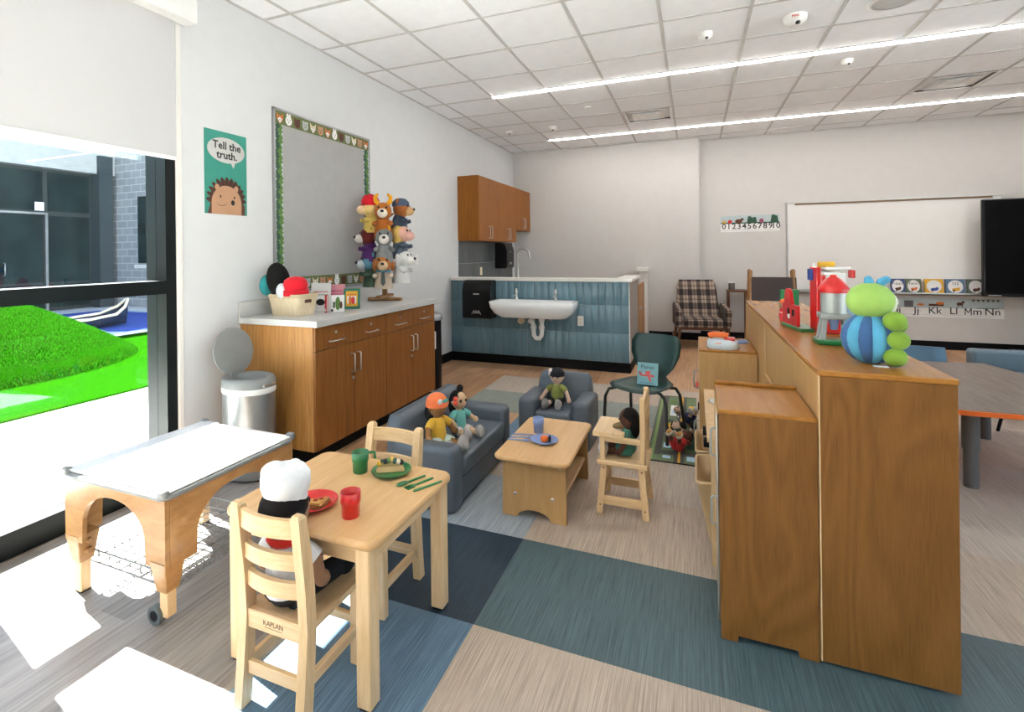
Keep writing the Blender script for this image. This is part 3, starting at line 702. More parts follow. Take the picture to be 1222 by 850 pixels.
# basket of hats
bk = thing('basket', 'woven pale basket with cut-out handle holding dress-up hats', 'basket', (-2.655, 2.835, CT), -.08)
MB().loft([rrect(0, 0, .25, .175, .03, .0), rrect(0, 0, .30, .215, .035, .145), rrect(0, 0, .286, .201, .03, .145), rrect(0, 0, .24, .165, .025, .012)], True, True).build('body', 'basket_w', bk)
hb = MB();
for z, q in ((.147, 1), (.135, .99)): hb.tube(rrect(0, 0, .30 * q, .215 * q, .035, z), .006, 5, True)
hb.build('rim', 'basket_w', bk)
MB().box(-.002, .002, -.03, .03, .085, .108, .001, T=M.Translation((.1455, 0, .005))).build('grip_slot', 'brown', bk)
h1 = MB(); h1.ell((0, 0, .0), (.07, .10, .13), 22, 16); h1 = h1.build('plush_hat', C('black_fur', (.008, .008, .008), scale=120, strength=.6)); h1.location = (-2.745, 2.79, CT + .245); h1.rotation_euler = (.1, -.15, .2); tag(h1, 'fuzzy black plush hat sticking out of the basket', 'hat', )
h2 = thing('red_hat', 'bright red dress-up cap lying in the pale basket', 'hat', (-2.60, 2.80, CT + .195))
MB().lathe([(.07, -.055), (.08, -.02), (.085, .02), (.075, .055), (.045, .075), (.001, .082)], 24).build('crown', C('red_felt', (.62, .012, .025)), h2)
MB().lathe([(.086, -.055), (.09, -.045), (.09, -.015), (.081, -.012)], 24).build('band', MT['red_felt'], h2)
h3 = MB(); h3.ell((0, 0, 0), (.04, .035, .055), 14, 10); h3.ell((.02, .02, .01), .03, 12, 8); o = h3.build('white_tuft', C('white_fur', (.6, .66, .7), scale=90, strength=.7)); o.location = (-2.665, 2.735, CT + .175); tag(o, 'white fluffy costume piece in the basket below the black hat', 'costume')
h4 = MB(); h4.ell((0, 0, 0), (.04, .06, .075), 16, 10); o = h4.build('teal_hat', C('teal_felt', (.03, .25, .27))); o.location = (-2.80, 2.735, CT + .215); tag(o, 'teal cloth hat peeking from behind the black plush hat', 'hat')
# books on the worktop
def book(nm, lab, loc, rz, w, h, d, cover, art, tilt=.12, spine=None, grp=None):
    """upright book, cover faces local -y"""
    t = thing(nm, lab, 'book', loc, rz, grp); T = M.Rotation(-tilt, 4, 'X')
    m = MB(); m.T = T; m.box(-w / 2, w / 2, 0, .0025, 0, h).box(-w / 2, w / 2, d - .0025, d, 0, h).box(-w / 2, -w / 2 + .0025, 0, d, 0, h); m.build('cover', cover, t)
    m = MB(); m.T = T; m.box(-w / 2 + .003, w / 2 - .004, .0026, d - .0026, .003, h - .003); m.build('pages', 'paper', t)
    f = Flat(T @ frame((-w / 2, -.0003, 0), (1, 0, 0), (0, 0, 1))); art(f, w, h)
    if f.mats: f.mb.build('cover_print', f.mats, t)
    return t
def R_(x0, y0, x1, y1): return [(x0, y0), (x1, y0), (x1, y1), (x0, y1)]
def art_stripe(f, w, h): f.put(R_(.02, .03, .035, h - .05), 'leaf2').put(ellp(w * .55, h * .5, .018, .05), 'leaf').put(ellp(w * .78, h * .4, .01, .028), 'brown'); f.put(R_(.005, .004, .022, .02), 'ink')
def art_green(f, w, h):
    f.put(R_(.018, .022, w - .018, h - .02), 'gold').put(R_(.028, .045, w - .028, h - .06), 'paper').put(ellp(w * .4, h * .42, .014, .034), 'fox').put(ellp(w * .58, h * .42, .014, .03), 'red').put(R_(.028, h - .052, w - .028, h - .042), 'fox')
def art_pink(f, w, h): f.put(R_(.012, h * .5, w - .012, h * .62), plain('magenta_ink', (.5, .1, .2), .7)).put(R_(.012, h * .7, w - .02, h * .76), bpy.data.materials['magenta_ink']).put(ellp(w * .4, h * .25, .03, .02), 'brown')
def art_white(f, w, h): f.put(R_(.02, h * .66, w - .02, h * .70), 'pink').put(R_(.02, h * .56, w - .02, h * .58), 'ink').put(ellp(w * .5, h * .3, .035, .025), 'ink')
def art_red(f, w, h): f.put(R_(.004, .01, w * .9, .03), 'paper').put(R_(.01, .07, w * .8, h * .7), plain('dark_red', (.25, .01, .01), .6))
book('thin_red_book', 'thin red book standing against the pale basket', (-2.50, 2.99, CT), -.5, .035, .13, .012, 'red', art_red, .03)
book('white_book', 'white picture book at the back of the worktop row', (-2.64, 3.10, CT), .35, .15, .21, .012, 'paper', art_white, .1)
book('pink_book', 'pink picture book standing behind the small white book', (-2.585, 3.20, CT), .42, .15, .195, .012, 'pink', art_pink, .1)
book('small_white_book', 'small white board book with a green streak, front of row', (-2.45, 3.06, CT), .5, .1, .125, .02, 'paper', art_stripe, .08)
book('green_book', 'green bordered book with yellow cover picture on the worktop', (-2.465, 3.255, CT), .55, .125, .16, .018, plain('green_cover', (.02, .16, .1), .5), art_green, .1)

# ================================================================= puppet stand
pt = thing('puppet_stand', 'wooden puppet tree with a crossed base on the worktop', 'stand', (-2.62, 3.95, CT), .2)
MB().box(-.16, .16, -.025, .025, 0, .028, .004).build('foot_bar', 'oak', pt); MB().box(-.025, .025, -.16, .16, .0281, .054, .004).build('foot_bar', 'oak', pt)
MB().box(-.02, .02, -.02, .02, .054, .86, .004).build('post', 'oak', pt)
for k in range(9):
    z = (.3, .52, .74)[k // 3]; a = [(-2.0, -.55, .9), (-1.8, -.4, 1.2), (-1.5, -.3, 1.6)][k // 3][k % 3] - .2
    MB().cyl((0, 0, z), (.13 * math.cos(a), .13 * math.sin(a), z + .05), .009, 8).build('peg', 'oak', pt)
def puppet(nm, lab, ang, z, r, fur, muzzle, body, ears, extra=None, nose='ink'):
    t = thing(nm, lab, 'puppet', (-2.62 + r * math.cos(ang), 3.95 + r * math.sin(ang), CT + z + .05), ang, 'animal puppets hung on the wooden tree')
    del t['group']
    F_ = C('fur_' + '_'.join('%02d' % int(x * 100) for x in fur), fur, scale=160, strength=.5); B_ = C('fur_' + '_'.join('%02d' % int(x * 100) for x in body), body, scale=160, strength=.4)
    Z_ = C('fur_' + '_'.join('%02d' % int(x * 100) for x in muzzle), muzzle, scale=160, strength=.4)
    MB().lathe([(.085, -.19), (.075, -.12), (.06, -.05), (.04, -.01)], 14).build('glove_body', B_, t)
    MB().ell((.02, 0, .035), (.076, .076, .08), 16, 12).build('head', F_, t)
    MB().ell((.085, 0, .015), (.055, .046, .042), 14, 10).build('muzzle', Z_, t)
    if nose: MB().ell((.135, 0, .03), (.014, .017, .013), 10, 6).build('nose', 'ink', t)
    for s in (-1, 1):
        MB().ell((.083, s * .034, .066), .01, 8, 6).build('eye', 'ink', t)
        if ears == 'round': MB().ell((.0, s * .058, .1), (.016, .026, .028), 10, 8).build('ear', F_, t)
        elif ears == 'long': MB().ell((.0, s * .078, .02), (.024, .02, .06), 10, 8).build('ear', F_, t)
        elif ears == 'horn': MB().tube([(.0, s * .035, .095), (-.01, s * .065, .13), (.0, s * .068, .165), (.03, s * .045, .185)], [.022, .021, .018, .012], 8).build('horn', C('gold_felt', (.75, .36, .02)), t)
        elif ears == 'stub': MB().tube([(.02, s * .035, .095), (.02, s * .045, .15)], [.022, .01], 8).build('horn', C('gold_felt', (.75, .36, .02)), t)
        MB().tube([(.02, s * .045, -.06), (.06, s * .075, -.08), (.09, s * .07, -.07)], [.022, .02, .018], 8).build('arm', B_, t)
    if extra: extra(t)
    return t
def cap_(t): MB().lathe([(.08, .06), (.077, .1), (.045, .13), (.001, .137)], 16, M.Translation((.015, 0, 0))).build('cap', C('blue_denim', (.06, .09, .15)), t)
def redhat(t): MB().lathe([(.079, .055), (.083, .1), (.06, .145), (.001, .165)], 16, M.Translation((.015, 0, 0))).build('cap', MT['red_felt'], t)
def hairy(t): MB().ell((-.01, 0, .03), (.075, .084, .105), 14, 10).build('hair', C('blond_wool', (.62, .42, .12), scale=60, strength=.8), t)
def tie(t): MB().prism([(-.012, 0), (.012, 0), (.02, -.1), (0, -.125), (-.02, -.1)][::-1], 0, .006, frame((.088, 0, -.04), (0, 1, 0), (.1, 0, 1))).build('tie', C('grey_tie', (.08, .1, .1)), t)
def scarf(t): MB().tube([(.055 * math.cos(a), .055 * math.sin(a), -.035) for a in [2 * PI * k / 14 for k in range(14)]], .014, 6, True).build('scarf', C('blue_scarf', (.1, .3, .42)), t); tie(t)
puppet('lion_puppet', 'orange puppet with curled yellow horns, top front of the tree', -1.05, .72, .13, (.42, .13, .02), (.72, .66, .58), (.4, .12, .02), 'horn')
puppet('bear_puppet', 'brown bear puppet with blue cap and vest, top right', .35, .75, .14, (.30, .1, .025), (.5, .3, .14), (.05, .07, .11), 'round', cap_)
puppet('blond_puppet', 'blond puppet in a red cap behind the horned puppet', -2.3, .76, .11, (.68, .5, .2), (.7, .5, .3), (.62, .45, .12), 'none', redhat, None)
puppet('goat_puppet', 'grey goat puppet with yellow horns and white muzzle, middle', -1.0, .49, .15, (.2, .21, .22), (.66, .62, .58), (.22, .23, .24), 'stub')
puppet('cow_puppet', 'pink-faced puppet with long blond hair, middle right', .2, .52, .15, (.65, .36, .28), (.7, .4, .34), (.09, .12, .17), 'none', hairy, None)
puppet('dark_puppet', 'dark red and purple puppet with white face, middle left', -2.35, .5, .13, (.13, .02, .02), (.66, .6, .56), (.1, .03, .16), 'round')
puppet('dog_puppet', 'orange-brown dog puppet with grey tie and blue scarf', -1.05, .26, .15, (.42, .14, .03), (.6, .42, .26), (.55, .45, .36), 'long', scarf)
puppet('unicorn_puppet', 'white shaggy puppet with a yellow tuft, lower right', .15, .30, .16, (.68, .68, .67), (.72, .7, .68), (.66, .66, .66), 'long', lambda t: MB().ell((.02, 0, .12), (.028, .026, .034), 10, 8).build('tuft', MT['gold_felt'], t))
puppet('blue_puppet', 'light blue puppet low on the left of the tree', -2.3, .27, .12, (.12, .3, .42), (.5, .55, .58), (.07, .12, .08), 'round')

# ================================================================= sink wall fittings
sk = thing('trough_sink', 'long white wall-hung trough sink on the blue tiles', 'sink', (-1.73, 5.70, .62))
sx, sy = -1.735 - sk.location.x, 0
MB().loft([rrect(sx, .02, .80, .30, .1, .0, 6), rrect(sx, .0, .92, .36, .09, .05, 6), rrect(sx, -.005, .985, .375, .06, .115, 6), rrect(sx, -.005, 1.0, .38, .045, .187, 6), rrect(sx, -.005, .985, .366, .04, .19, 6), rrect(sx, -.03, .93, .26, .05, .183, 6), rrect(sx, -.02, .8, .2, .06, .07, 6)], True, True).build('basin', 'ceramic', sk)
MB().cyl((sx, .115, .135), (sx, .095, .135), .014, 14).build('overflow_hole', 'ink', sk)
for xf in (-1.985, -1.50):
    t = thing('pillar_tap', 'chrome push tap at the %s of the trough sink' % ('left' if xf < -1.7 else 'right'), 'tap', (xf, 5.815, .81))
    MB().lathe([(.026, 0), (.026, .008), (.016, .02), (.015, .07), (.02, .075), (.02, .1), (.012, .11), (.001, .112)], 16).build('body', 'chrome', t); MB().tube([(0, 0, .055), (0, -.05, .06), (0, -.085, .045)], [.011, .01, .009], 8).build('spout', 'chrome', t); MB().lathe([(.012, .11), (.016, .118), (.016, .13), (.001, .134)], 12).build('push_button', 'chrome', t)
tr_ = thing('sink_trap', 'white plastic drain trap under the trough sink', 'pipe', (-1.7, 5.74, .45))
MB().tube([(.05, 0, .17), (.05, 0, -.0), (.045, 0, -.05), (.02, 0, -.085), (-.02, 0, -.085), (-.045, 0, -.05), (-.05, 0, .0), (-.05, 0, .07), (-.06, .0, .1), (-.1, .02, .11), (-.1, .15, .11)], .027, 12).build('bent_pipe', 'white', tr_)
for z in (.12, .03): MB().cyl((.05, 0, z), (.05, 0, z + .03), .035, 14).build('coupling_nut', 'white', tr_)
MB().cyl((-.05, 0, .03), (-.05, 0, .06), .035, 14).build('coupling_nut', 'white', tr_)
MB().cyl((-.24, .08, .10), (-.24, .158, .10), .038, 16).build('clean_out_cap', 'cream', tr_)
MB().tube([(.14, .158, .12), (.14, .06, .12), (.14, .04, .17)], .012, 8).build('supply_valve', 'chrome', tr_)
def dispenser(loc, rz, lab, w=.37, h=.465):
    t = thing('towel_dispenser', lab, 'dispenser', loc, rz); d = .2
    prof = [(0, 0), (d * .92, 0), (d, .03), (d, h * .72), (d * .85, h * .93), (d * .6, h), (0, h)]
    m = MB(); m.loft([[(x, -y, z) for y, z in prof] for x in (-w / 2, -w / 2 + .012, w / 2 - .012, w / 2)], True, True, True, False); m.build('housing', 'black', t)
    MB().tube([(-.06, -d - .004, .05), (-.045, -d - .004, .085), (0, -d - .004, .075), (.045, -d - .004, .085), (.06, -d - .004, .05)], .004, 5).build('hand_emblem', 'chrome', t)
    for x in (-.03, 0, .03): MB().box(x - .008, x + .008, -d - .003, -d, .06, .1, .001).build('emblem_towel', 'chrome', t)
    MB().box(-.04, .04, -d - .002, -d, h * .63, h * .66).build('badge', 'chrome', t); return t
dispenser((-2.465, 5.897, .575), 0, 'black paper towel dispenser on blue tiles left of the sink')
t = thing('outlet', 'white socket outlet on the blue tiles right of the sink', 'outlet', (-1.225, 5.896, .57)); MB().box(-.035, .035, -.006, 0, -.058, .058, .003).build('plate', 'paper', t)
for z in (-.022, .022): MB().box(-.016, .016, -.009, -.005, z - .014, z + .014, .003).build('socket', 'cream', t)

# upper cabinets
def upper(y0, y1, z0, z1, lab, nd=2):
    t = thing('wall_cabinet', lab, 'cabinet', (-2.75, (y0 + y1) / 2, z0)); ox, oy = t.location.x, t.location.y
    MB().box(X0 + .001 - ox, -2.62 - ox, y0 - oy, y1 - oy, 0, z1 - z0).build('carcass', 'upper', t); w = (y1 - y0) / nd
    for k in range(nd):
        a = y0 + k * w; d = MB().box(-2.619 - ox, -2.60 - ox, a + .002 - oy, a + w - .002 - oy, .002, z1 - z0 - .002, .001).build('door', 'upper', t)
        hy = (a + w - .04 if k % 2 == 0 else a + .04) - oy; handle(d, (-2.60 - ox, hy, .04), (-2.60 - ox, hy, .2), (.03, 0, 0))
    return t
upper(6.13, 6.88, 1.54, 2.405, 'wall cabinet at the front end of the run over the grey tile'); upper(6.882, 7.66, 1.54, 2.405, 'middle wall cabinet over the second towel dispenser'); upper(7.662, 8.40, 1.735, 2.405, 'shorter wall cabinet farthest back beside the corner')
dispenser((-2.893, 7.62, 1.13), -PI / 2 + PI, 'black towel dispenser on grey tile below the wall cabinets', .34, .40)
t = thing('back_counter', 'counter hidden behind the tiled half wall', 'counter', (-2.55, 7.2, 0)); MB().box(X0 + .002, -2.3, 6.2, 8.41, .1, .88).build('carcass', 'walnut_side', t, world=True); MB().box(X0 + .002, -2.28, 6.18, 8.415, .88, .925).build('top', 'solid_top', t, world=True)
t = thing('gooseneck_tap', 'chrome gooseneck tap rising behind the half wall', 'tap', (-2.62, 7.75, .925))
MB().lathe([(.03, 0), (.03, .03), (.022, .05), (.02, .2)], 14).build('column', 'chrome', t); MB().tube([(0, 0, .2), (0, 0, .42)] + [(.1 - .1 * math.cos(a), 0, .42 + .09 * math.sin(a)) for a in [PI * k / 8 for k in range(1, 8)]] + [(.205, 0, .35)], .014, 8).build('spout', 'chrome', t); MB().tube([(0, 0, .12), (0, -.08, .16)], .01, 8).build('lever', 'chrome', t)
t = thing('outlet', 'socket outlet on the grey tile below the wall cabinets', 'outlet', (-2.8935, 6.88, 1.11)); MB().box(-.005, .006, -.035, .035, -.058, .058, .002).build('plate', 'cream', t)

# ================================================================= BACK WALL: number strip, whiteboard, screen
ns = thing('number_strip', 'paper number line 0 to 10 with trees and animals', 'poster', (.8, YB, 1.65))
MB().box(.398, 1.196, YB - .0015, YB, 1.655, 1.905).build('sheet', 'paper', ns, world=True)
fl = Flat(BACKWALL(.398, 1.655, YB - .0015)); fl.put(R_(0, .135, .798, .25), plain('pale_blue_paper', (.45, .53, .55), .8)); fl.put(R_(0, .125, .798, .143), 'leaf2')
for x, w, h, mt in ((.05, .025, .02, 'gold'), (.13, .03, .028, 'red'), (.25, .05, .035, 'brown'), (.56, .03, .035, plain('mauve_paper', (.3, .08, .15), .8))): fl.put(ellp(x, .143 + h * .5, w, h, 14), mt)
fl.put(R_(.24, .143, .25, .17), 'brown').put(R_(.28, .143, .29, .17), 'brown').put(ellp(.3, .19, .022, .02), 'brown')
for x, s in ((.40, 1), (.43, .8), (.47, .85), (.72, 1.15), (.75, 1)): fl.put([(x - .035 * s, .143), (x + .035 * s, .143), (x + .02 * s, .143 + .09 * s), (x - .02 * s, .143 + .09 * s)], 'leaf2')
for k, c in enumerate('0 1 2 3 4 5 6 7 8 9 10'.split()): fl.text(c, .12, .045 + k * .0705, .082, bold=.0012)
fl.put(R_(.01, .022, .788, .025), 'soffit'); fl.done('print', ns)
wb_ = thing('whiteboard', 'large white wall board with aluminium frame and pen tray', 'whiteboard', (2.5, YB, .75))
wx0, wx1, wz0, wz1 = 1.294, 3.722, .79, 2.057
MB().box(wx0, wx1, YB - .018, YB, wz0, wz1).build('writing_surface', 'whiteboard', wb_, world=True)
for a in ((wx0, wx1, wz1 - .008, wz1 + .012), (wx0, wx1, wz0 - .012, wz0 + .008)): MB().box(a[0], a[1], YB - .026, YB, a[2], a[3], .002).build('frame_rail', 'chrome', wb_, world=True)
for a in ((wx0 - .012, wx0 + .008), (wx1 - .008, wx1 + .012)): MB().box(a[0], a[1], YB - .026, YB, wz0 - .01, wz1 + .012, .002).build('frame_stile', 'chrome', wb_, world=True)
MB().box(wx0 + .1, wx1 - .1, YB - .03, YB - .018, wz1 - .03, wz1 - .008).build('map_rail', plain('cork_strip', (.2, .12, .07), .8), wb_, world=True)
MB().box(wx0 + .05, wx1 - .03, YB - .11, YB - .01, .742, .757, .003).box(wx0 + .05, wx1 - .03, YB - .11, YB - .1, .742, .772, .003).build('pen_tray', 'chrome', wb_, world=True)
al = thing('alphabet_strip', 'alphabet letter strip with small pictures below the whiteboard', 'poster', (2.7, YB, .44))
ax0 = 1.6
MB().box(ax0, 3.735, YB - .003, YB - .001, .435, .70).build('sheet', 'paper', al, world=True)
fl = Flat(BACKWALL(ax0, .435, YB - .003)); W_ = 3.735 - ax0; fl.put(R_(0, .125, W_, .265), bpy.data.materials['pale_blue_paper'])
for k, c in enumerate(('Gg', 'Hh', 'Ii', 'Jj', 'Kk', 'Ll', 'Mm', 'Nn')):
    x = W_ - .115 - (7 - k) * .2
    if c == 'Mm':
        for q in ([(0, 0), (.011, 0), (.011, .09), (0, .09)], [(.062, 0), (.073, 0), (.073, .09), (.062, .09)], [(0, .09), (.031, .03), (.042, .03), (.012, .09)], [(.061, .09), (.031, .03), (.042, .03), (.073, .09)]):
            fl.put([(x - .085 + a, .04 + e) for a, e in q], 'ink')
        fl.text('m', .13, x + .045, .085, bold=.0003)
    else: fl.text(c, .13, x, .085, bold=.0003)
fl.put(ellp(W_ - 1.32, .2, .045, .04), 'ink').put(R_(W_ - 1.326, .14, W_ - 1.314, .18), 'ink')
fl.put(R_(W_ - .78, .15, W_ - .62, .18), 'brown').put(ellp(W_ - .66, .19, .045, .02), 'fox').put([(W_ - .92, .165), (W_ - .86, .15), (W_ - .82, .175), (W_ - .88, .185)], 'fox')
fl.put(ellp(W_ - .45, .185, .035, .022), 'brown').put(ellp(W_ - .415, .21, .016, .016), 'brown').put(R_(W_ - .475, .14, W_ - .465, .175), 'brown').put(R_(W_ - .43, .14, W_ - .42, .175), 'brown')
for k in range(6): fl.put([(W_ - .33 + k * .05, .245), (W_ - .31 + k * .05, .215), (W_ - .29 + k * .05, .245)][::1], 'brown')
fl.put(R_(W_ - .28, .128, W_ - .05, .135), 'leaf2').put(R_(W_ - 1.05, .13, W_ - .95, .22), plain('grey_ink', (.12, .12, .13), .7)); fl.put(R_(0, .03, W_, .033), 'soffit'); fl.done('print', al)
def board_book(x, w, col, icol, title, lab):
    def art(f, W, H):
        f.put(ellp(W / 2, H / 2, W * .4, H * .42, 24), 'paper')
        if title: f.text(title, .05, W / 2, H * .68)
        f.put(ellp(W * .5, H * .3, W * .2, H * .1), icol).put(ellp(W * .65, H * .36, W * .08, H * .09), icol).put(ellp(W * .4, H * .22, W * .06, H * .07), 'ink')
    book('board_book', lab, (x, YB - .09, .7575), 0, w, .2, .015, plain('cover_' + lab.split()[0], col, .5), art, .16, None, 'board books on the whiteboard tray')
    # every one of these books has its own title or picture
board_book(2.595, .16, (.04, .07, .2), 'brown', 'Puppy', 'blue board book titled Puppy on the whiteboard tray')
board_book(2.77, .17, (.1, .13, .08), 'fox', 'Farm', 'green board book titled Farm on the whiteboard tray')
board_book(2.99, .2, (.7, .38, .02), 'blue', '', 'yellow board book with a tractor on the whiteboard tray')
board_book(3.215, .2, (.1, .18, .3), 'gold', '123', 'steel blue board book titled 123 on the whiteboard tray')
board_book(3.425, .18, (.09, .13, .1), 'brown', '', 'dark green board book half hidden behind the black screen')
tv = thing('screen', 'large black flat screen standing before the whiteboard', 'screen', (4.15, 8.42, 0))
MB().box(3.424, 4.85, 8.42, 8.47, .745, 1.985, .006).build('bezel', 'black', tv, world=True); MB().box(3.445, 4.83, 8.417, 8.42, .785, 1.968).build('panel', 'tv', tv, world=True)
MB().box(4.0, 4.3, 8.46, 8.52, .06, 1.5, .01).build('stand_column', 'black', tv, world=True); MB().box(3.75, 4.55, 8.2, 8.65, 0, .06, .01).build('stand_base', 'black', tv, world=True)
MB().box(3.47, 3.6, 8.416, 8.417, .756, .764).build('badge', 'grid', tv, world=True)
# ================================================================= CHILD TABLE + CHAIRS
def apron_table():
    t = thing('play_table', 'square maple play table laid with red and green toy dishes', 'table', (-1.19, 1.523, 0)); w, d = .62, .54
    m = MB(); m.loft([rrect(0, 0, w - .012, d - .012, .04, .492), rrect(0, 0, w, d, .045, .498), rrect(0, 0, w, d, .045, .514), rrect(0, 0, w - .012, d - .012, .04, .52)], True, True); m.build('top', 'table_top', t)
    for sx in (-1, 1):
        MB().box(sx * .25 - .01, sx * .25 + .01, -.21, .21, .425, .492).build('apron', 'maple_y', t)
        for sy in (-1, 1):
            x, y = sx * .26, sy * .235
            l = MB().box(x - .026, x + .026, y - .026, y + .026, .008, .492, .004).build('leg', 'maple', t); MB().box(x - .02, x + .02, y - .02, y + .02, 0, .008).build('glide', 'black', l)
    for sy in (-1, 1): MB().box(-.235, .235, sy * .22 - .01, sy * .22 + .01, .425, .492).build('apron', 'maple_x', t)
    return t
apron_table()
def child_chair(loc, rz, lab):
    """front is local +y, back posts at y = 0"""
    t = thing('ladder_chair', lab, 'chair', loc, rz); hw = .118
    def post(sx):
        prof = [(0.0, -.012), (.12, -.0), (.28, .012), (.4, .006), (.52, -.008), (.62, -.022)]
        m = MB(); rings = []
        for z, y in prof:
            h = .02 if z < .6 else .016; rings.append([(sx * hw - .016, y - h, z), (sx * hw + .016, y - h, z), (sx * hw + .016, y + h, z), (sx * hw - .016, y + h, z)])
        rings.append([(sx * hw - .011, -.034, .63), (sx * hw + .011, -.034, .63), (sx * hw + .011, -.014, .63), (sx * hw - .011, -.014, .63)])
        return m.loft(rings, True, True, True, False)
    for sx in (-1, 1):
        post(sx).build('back_post', 'maple', t)
        MB().box(sx * .112 - .016, sx * .112 + .016, .235, .267, 0, .262, .003).build('front_leg', 'maple', t)
        MB().box(sx * .115 - .01, sx * .115 + .01, .0, .24, .1, .135, .003).build('side_stretcher', 'maple_y', t)
    for z, h, y in ((.555, .055, -.018), (.455, .048, -.004), (.365, .048, .006)):
        r = []
        for k in range(9):
            x = -.103 + .206 * k / 8; c = -.018 * (1 - (x / .103) ** 2); r.append([(x, y + c - .008, z), (x, y + c + .008, z), (x, y + c + .008, z + h), (x, y + c - .008, z + h)])
        MB().loft(r, True, True, True, False).build('back_slat', 'maple_x', t)
    rail = MB().box(-.103, .103, -.004, .016, .235, .292, .003).build('seat_rail', 'maple_x', t)
    m = MB(); text_mb(m, 'KAPLAN', .021, frame((0, -.0045, .266), (1, 0, 0), (0, 0, 1)), .0006); m.box(-.034, .034, -.0047, -.0042, .2525, .2535); m.build('stamped_name', plain('burnt_mark', (.12, .07, .04), .8) if 'burnt' not in MT else MT['burnt'], rail); MT['burnt'] = bpy.data.materials['burnt_mark']
    MB().box(-.1, .1, -.008, .01, .095, .135, .003).build('back_stretcher', 'maple_x', t); MB().box(-.1, .1, .245, .262, .13, .16, .003).build('front_stretcher', 'maple_x', t)
    rings = []
    for k in range(9):
        u = k / 8; y = .012 + .27 * u; dip = .010 * math.sin(PI * u)
        rings.append([(-.125, y, .262), (.125, y, .262), (.128, y, .286), (.07, y, .288 - dip), (0, y, .288 - dip), (-.07, y, .288 - dip), (-.128, y, .286)])
    MB().loft(rings, True, True, True, False).build('seat', 'maple_y', t)
    return t
child_chair((-1.18, 1.165, 0), 0, 'maple ladder-back child chair seating the chef doll, nearest the viewer')
child_chair((-1.215, 1.875, 0), PI, 'maple ladder-back child chair tucked in at the green place setting')
TZ = .52
def plate(nm, lab, loc, r, mat, z=TZ):
    t = thing(nm, lab, 'plate', (*loc, z)); MB().lathe([(r * .62, 0), (r * .66, .002), (r * .95, .013), (r, .015), (r * .99, .017), (r * .93, .0155), (r * .66, .005), (.001, .004)], 36).build('dish', mat, t); return t
def tumbler(nm, lab, loc, r, h, mat, z, hand=None):
    t = thing(nm, lab, 'cup', (*loc, z)); MB().lathe([(r * .82, 0), (r * .86, .002), (r * .9, h * .5), (r * .93, h * .52), (r * 1.0, h * .6), (r, h), (r * .93, h), (r * .86, h * .5), (r * .76, .004)], 26, cap1=True).build('cup_body', mat, t)
    if hand is not None: MB().tube([(r * .95 * math.cos(hand), r * .95 * math.sin(hand), h * .92), (r * 1.7 * math.cos(hand), r * 1.7 * math.sin(hand), h * .9), (r * 1.75 * math.cos(hand), r * 1.75 * math.sin(hand), h * .6)], .006, 6).build('handle', mat, t)
    return t
plate('red_plate', 'red toy plate holding a slice of toy pizza', (-1.216, 1.382), .082, 'red')
pz = thing('pizza_slice', 'toy pizza slice on the red plate', 'toy food', (-1.216, 1.373, TZ + .006), .3)
MB().prism([(-.05, -.025), (.05, -.04), (.055, .025)], 0, .016).build('crust', plain('crust', (.38, .19, .06), .7), pz)
MB().prism([(-.042, -.022), (.043, -.035), (.047, .017)], .016, .021).build('cheese', plain('cheese', (.6, .33, .08), .6), pz)
for x, y in ((.02, -.012), (.035, .0), (-.005, -.016)): MB().ell((x, y, .022), (.009, .009, .005), 10, 6).build('topping', plain('tomato', (.45, .06, .02), .6) if 'tom' not in MT else MT['tom'], pz); MT['tom'] = bpy.data.materials['tomato']
tumbler('red_cup', 'red toy cup beside the red plate', (-1.050, 1.368), .033, .082, 'red', TZ)
tumbler('green_cup', 'green toy cup with handle at the far table edge', (-1.226, 1.661), .033, .08, 'green', TZ, .6)
plate('green_plate', 'green toy plate holding a toy taco', (-1.104, 1.695), .078, 'green')
tc = thing('taco', 'folded toy taco on the green plate', 'toy food', (-1.109, 1.695, TZ + .005), .5)
half_ = [(-.055, 0), (.055, 0)] + [(.055 * math.cos(a), .05 * math.sin(a)) for a in [PI * k / 12 for k in range(1, 12)]]
MT['taco'] = plain('taco_shell', (.55, .36, .16), .7)
for s_ in (-1, 1): MB().prism(half_, -.002, .002, M.Translation((0, s_ * .006, .0)) @ M.Rotation(PI / 2 + s_ * .3, 4, 'X')).build('shell', MT['taco'], tc)
for k in range(8): MB().ell((-.042 + k * .012, .004 * math.sin(k * 2), .030 + .014 * math.sin(PI * (k + .5) / 8)), (.011, .012, .011), 8, 6).build('filling', ['yellow', 'leaf2', 'ink', 'leaf', 'yellow', 'leaf2', 'cream', 'ink'][k], tc)
def cutlery(kind, lab, loc, rz, mat, z=TZ, L=.125, grp=None):
    t = thing('toy_' + kind, lab, kind, (*loc, z), rz)
    MB().box(-.005, .005, -L / 2, L * .18, .0, .006, .002).build('handle', mat, t)
    if kind == 'spoon': MB().ell((0, L * .33, .005), (.015, .026, .005), 14, 8).build('bowl', mat, t)
    elif kind == 'knife': MB().prism([(-.006, L * .16), (.006, L * .16), (.008, L * .42), (.0, L * .5), (-.006, L * .45)], .001, .005).build('blade', mat, t)
    else:
        m = MB(); m.prism([(-.005, L * .16), (.005, L * .16), (.013, L * .26), (.013, L * .34), (-.013, L * .34), (-.013, L * .26)], .001, .005)
        for x in (-.0105, 0, .0105): m.box(x - .0025, x + .0025, L * .33, L * .5, .001, .005)
        m.build('tines', mat, t)
    return t
cutlery('spoon', 'green toy spoon next to the green plate', (-0.992, 1.661), PI - .45, 'green'); cutlery('fork', 'green toy fork between the green spoon and knife', (-0.953, 1.653), PI - .42, 'green'); cutlery('knife', 'green toy knife nearest the table corner', (-0.913, 1.641), PI - .5, 'green')
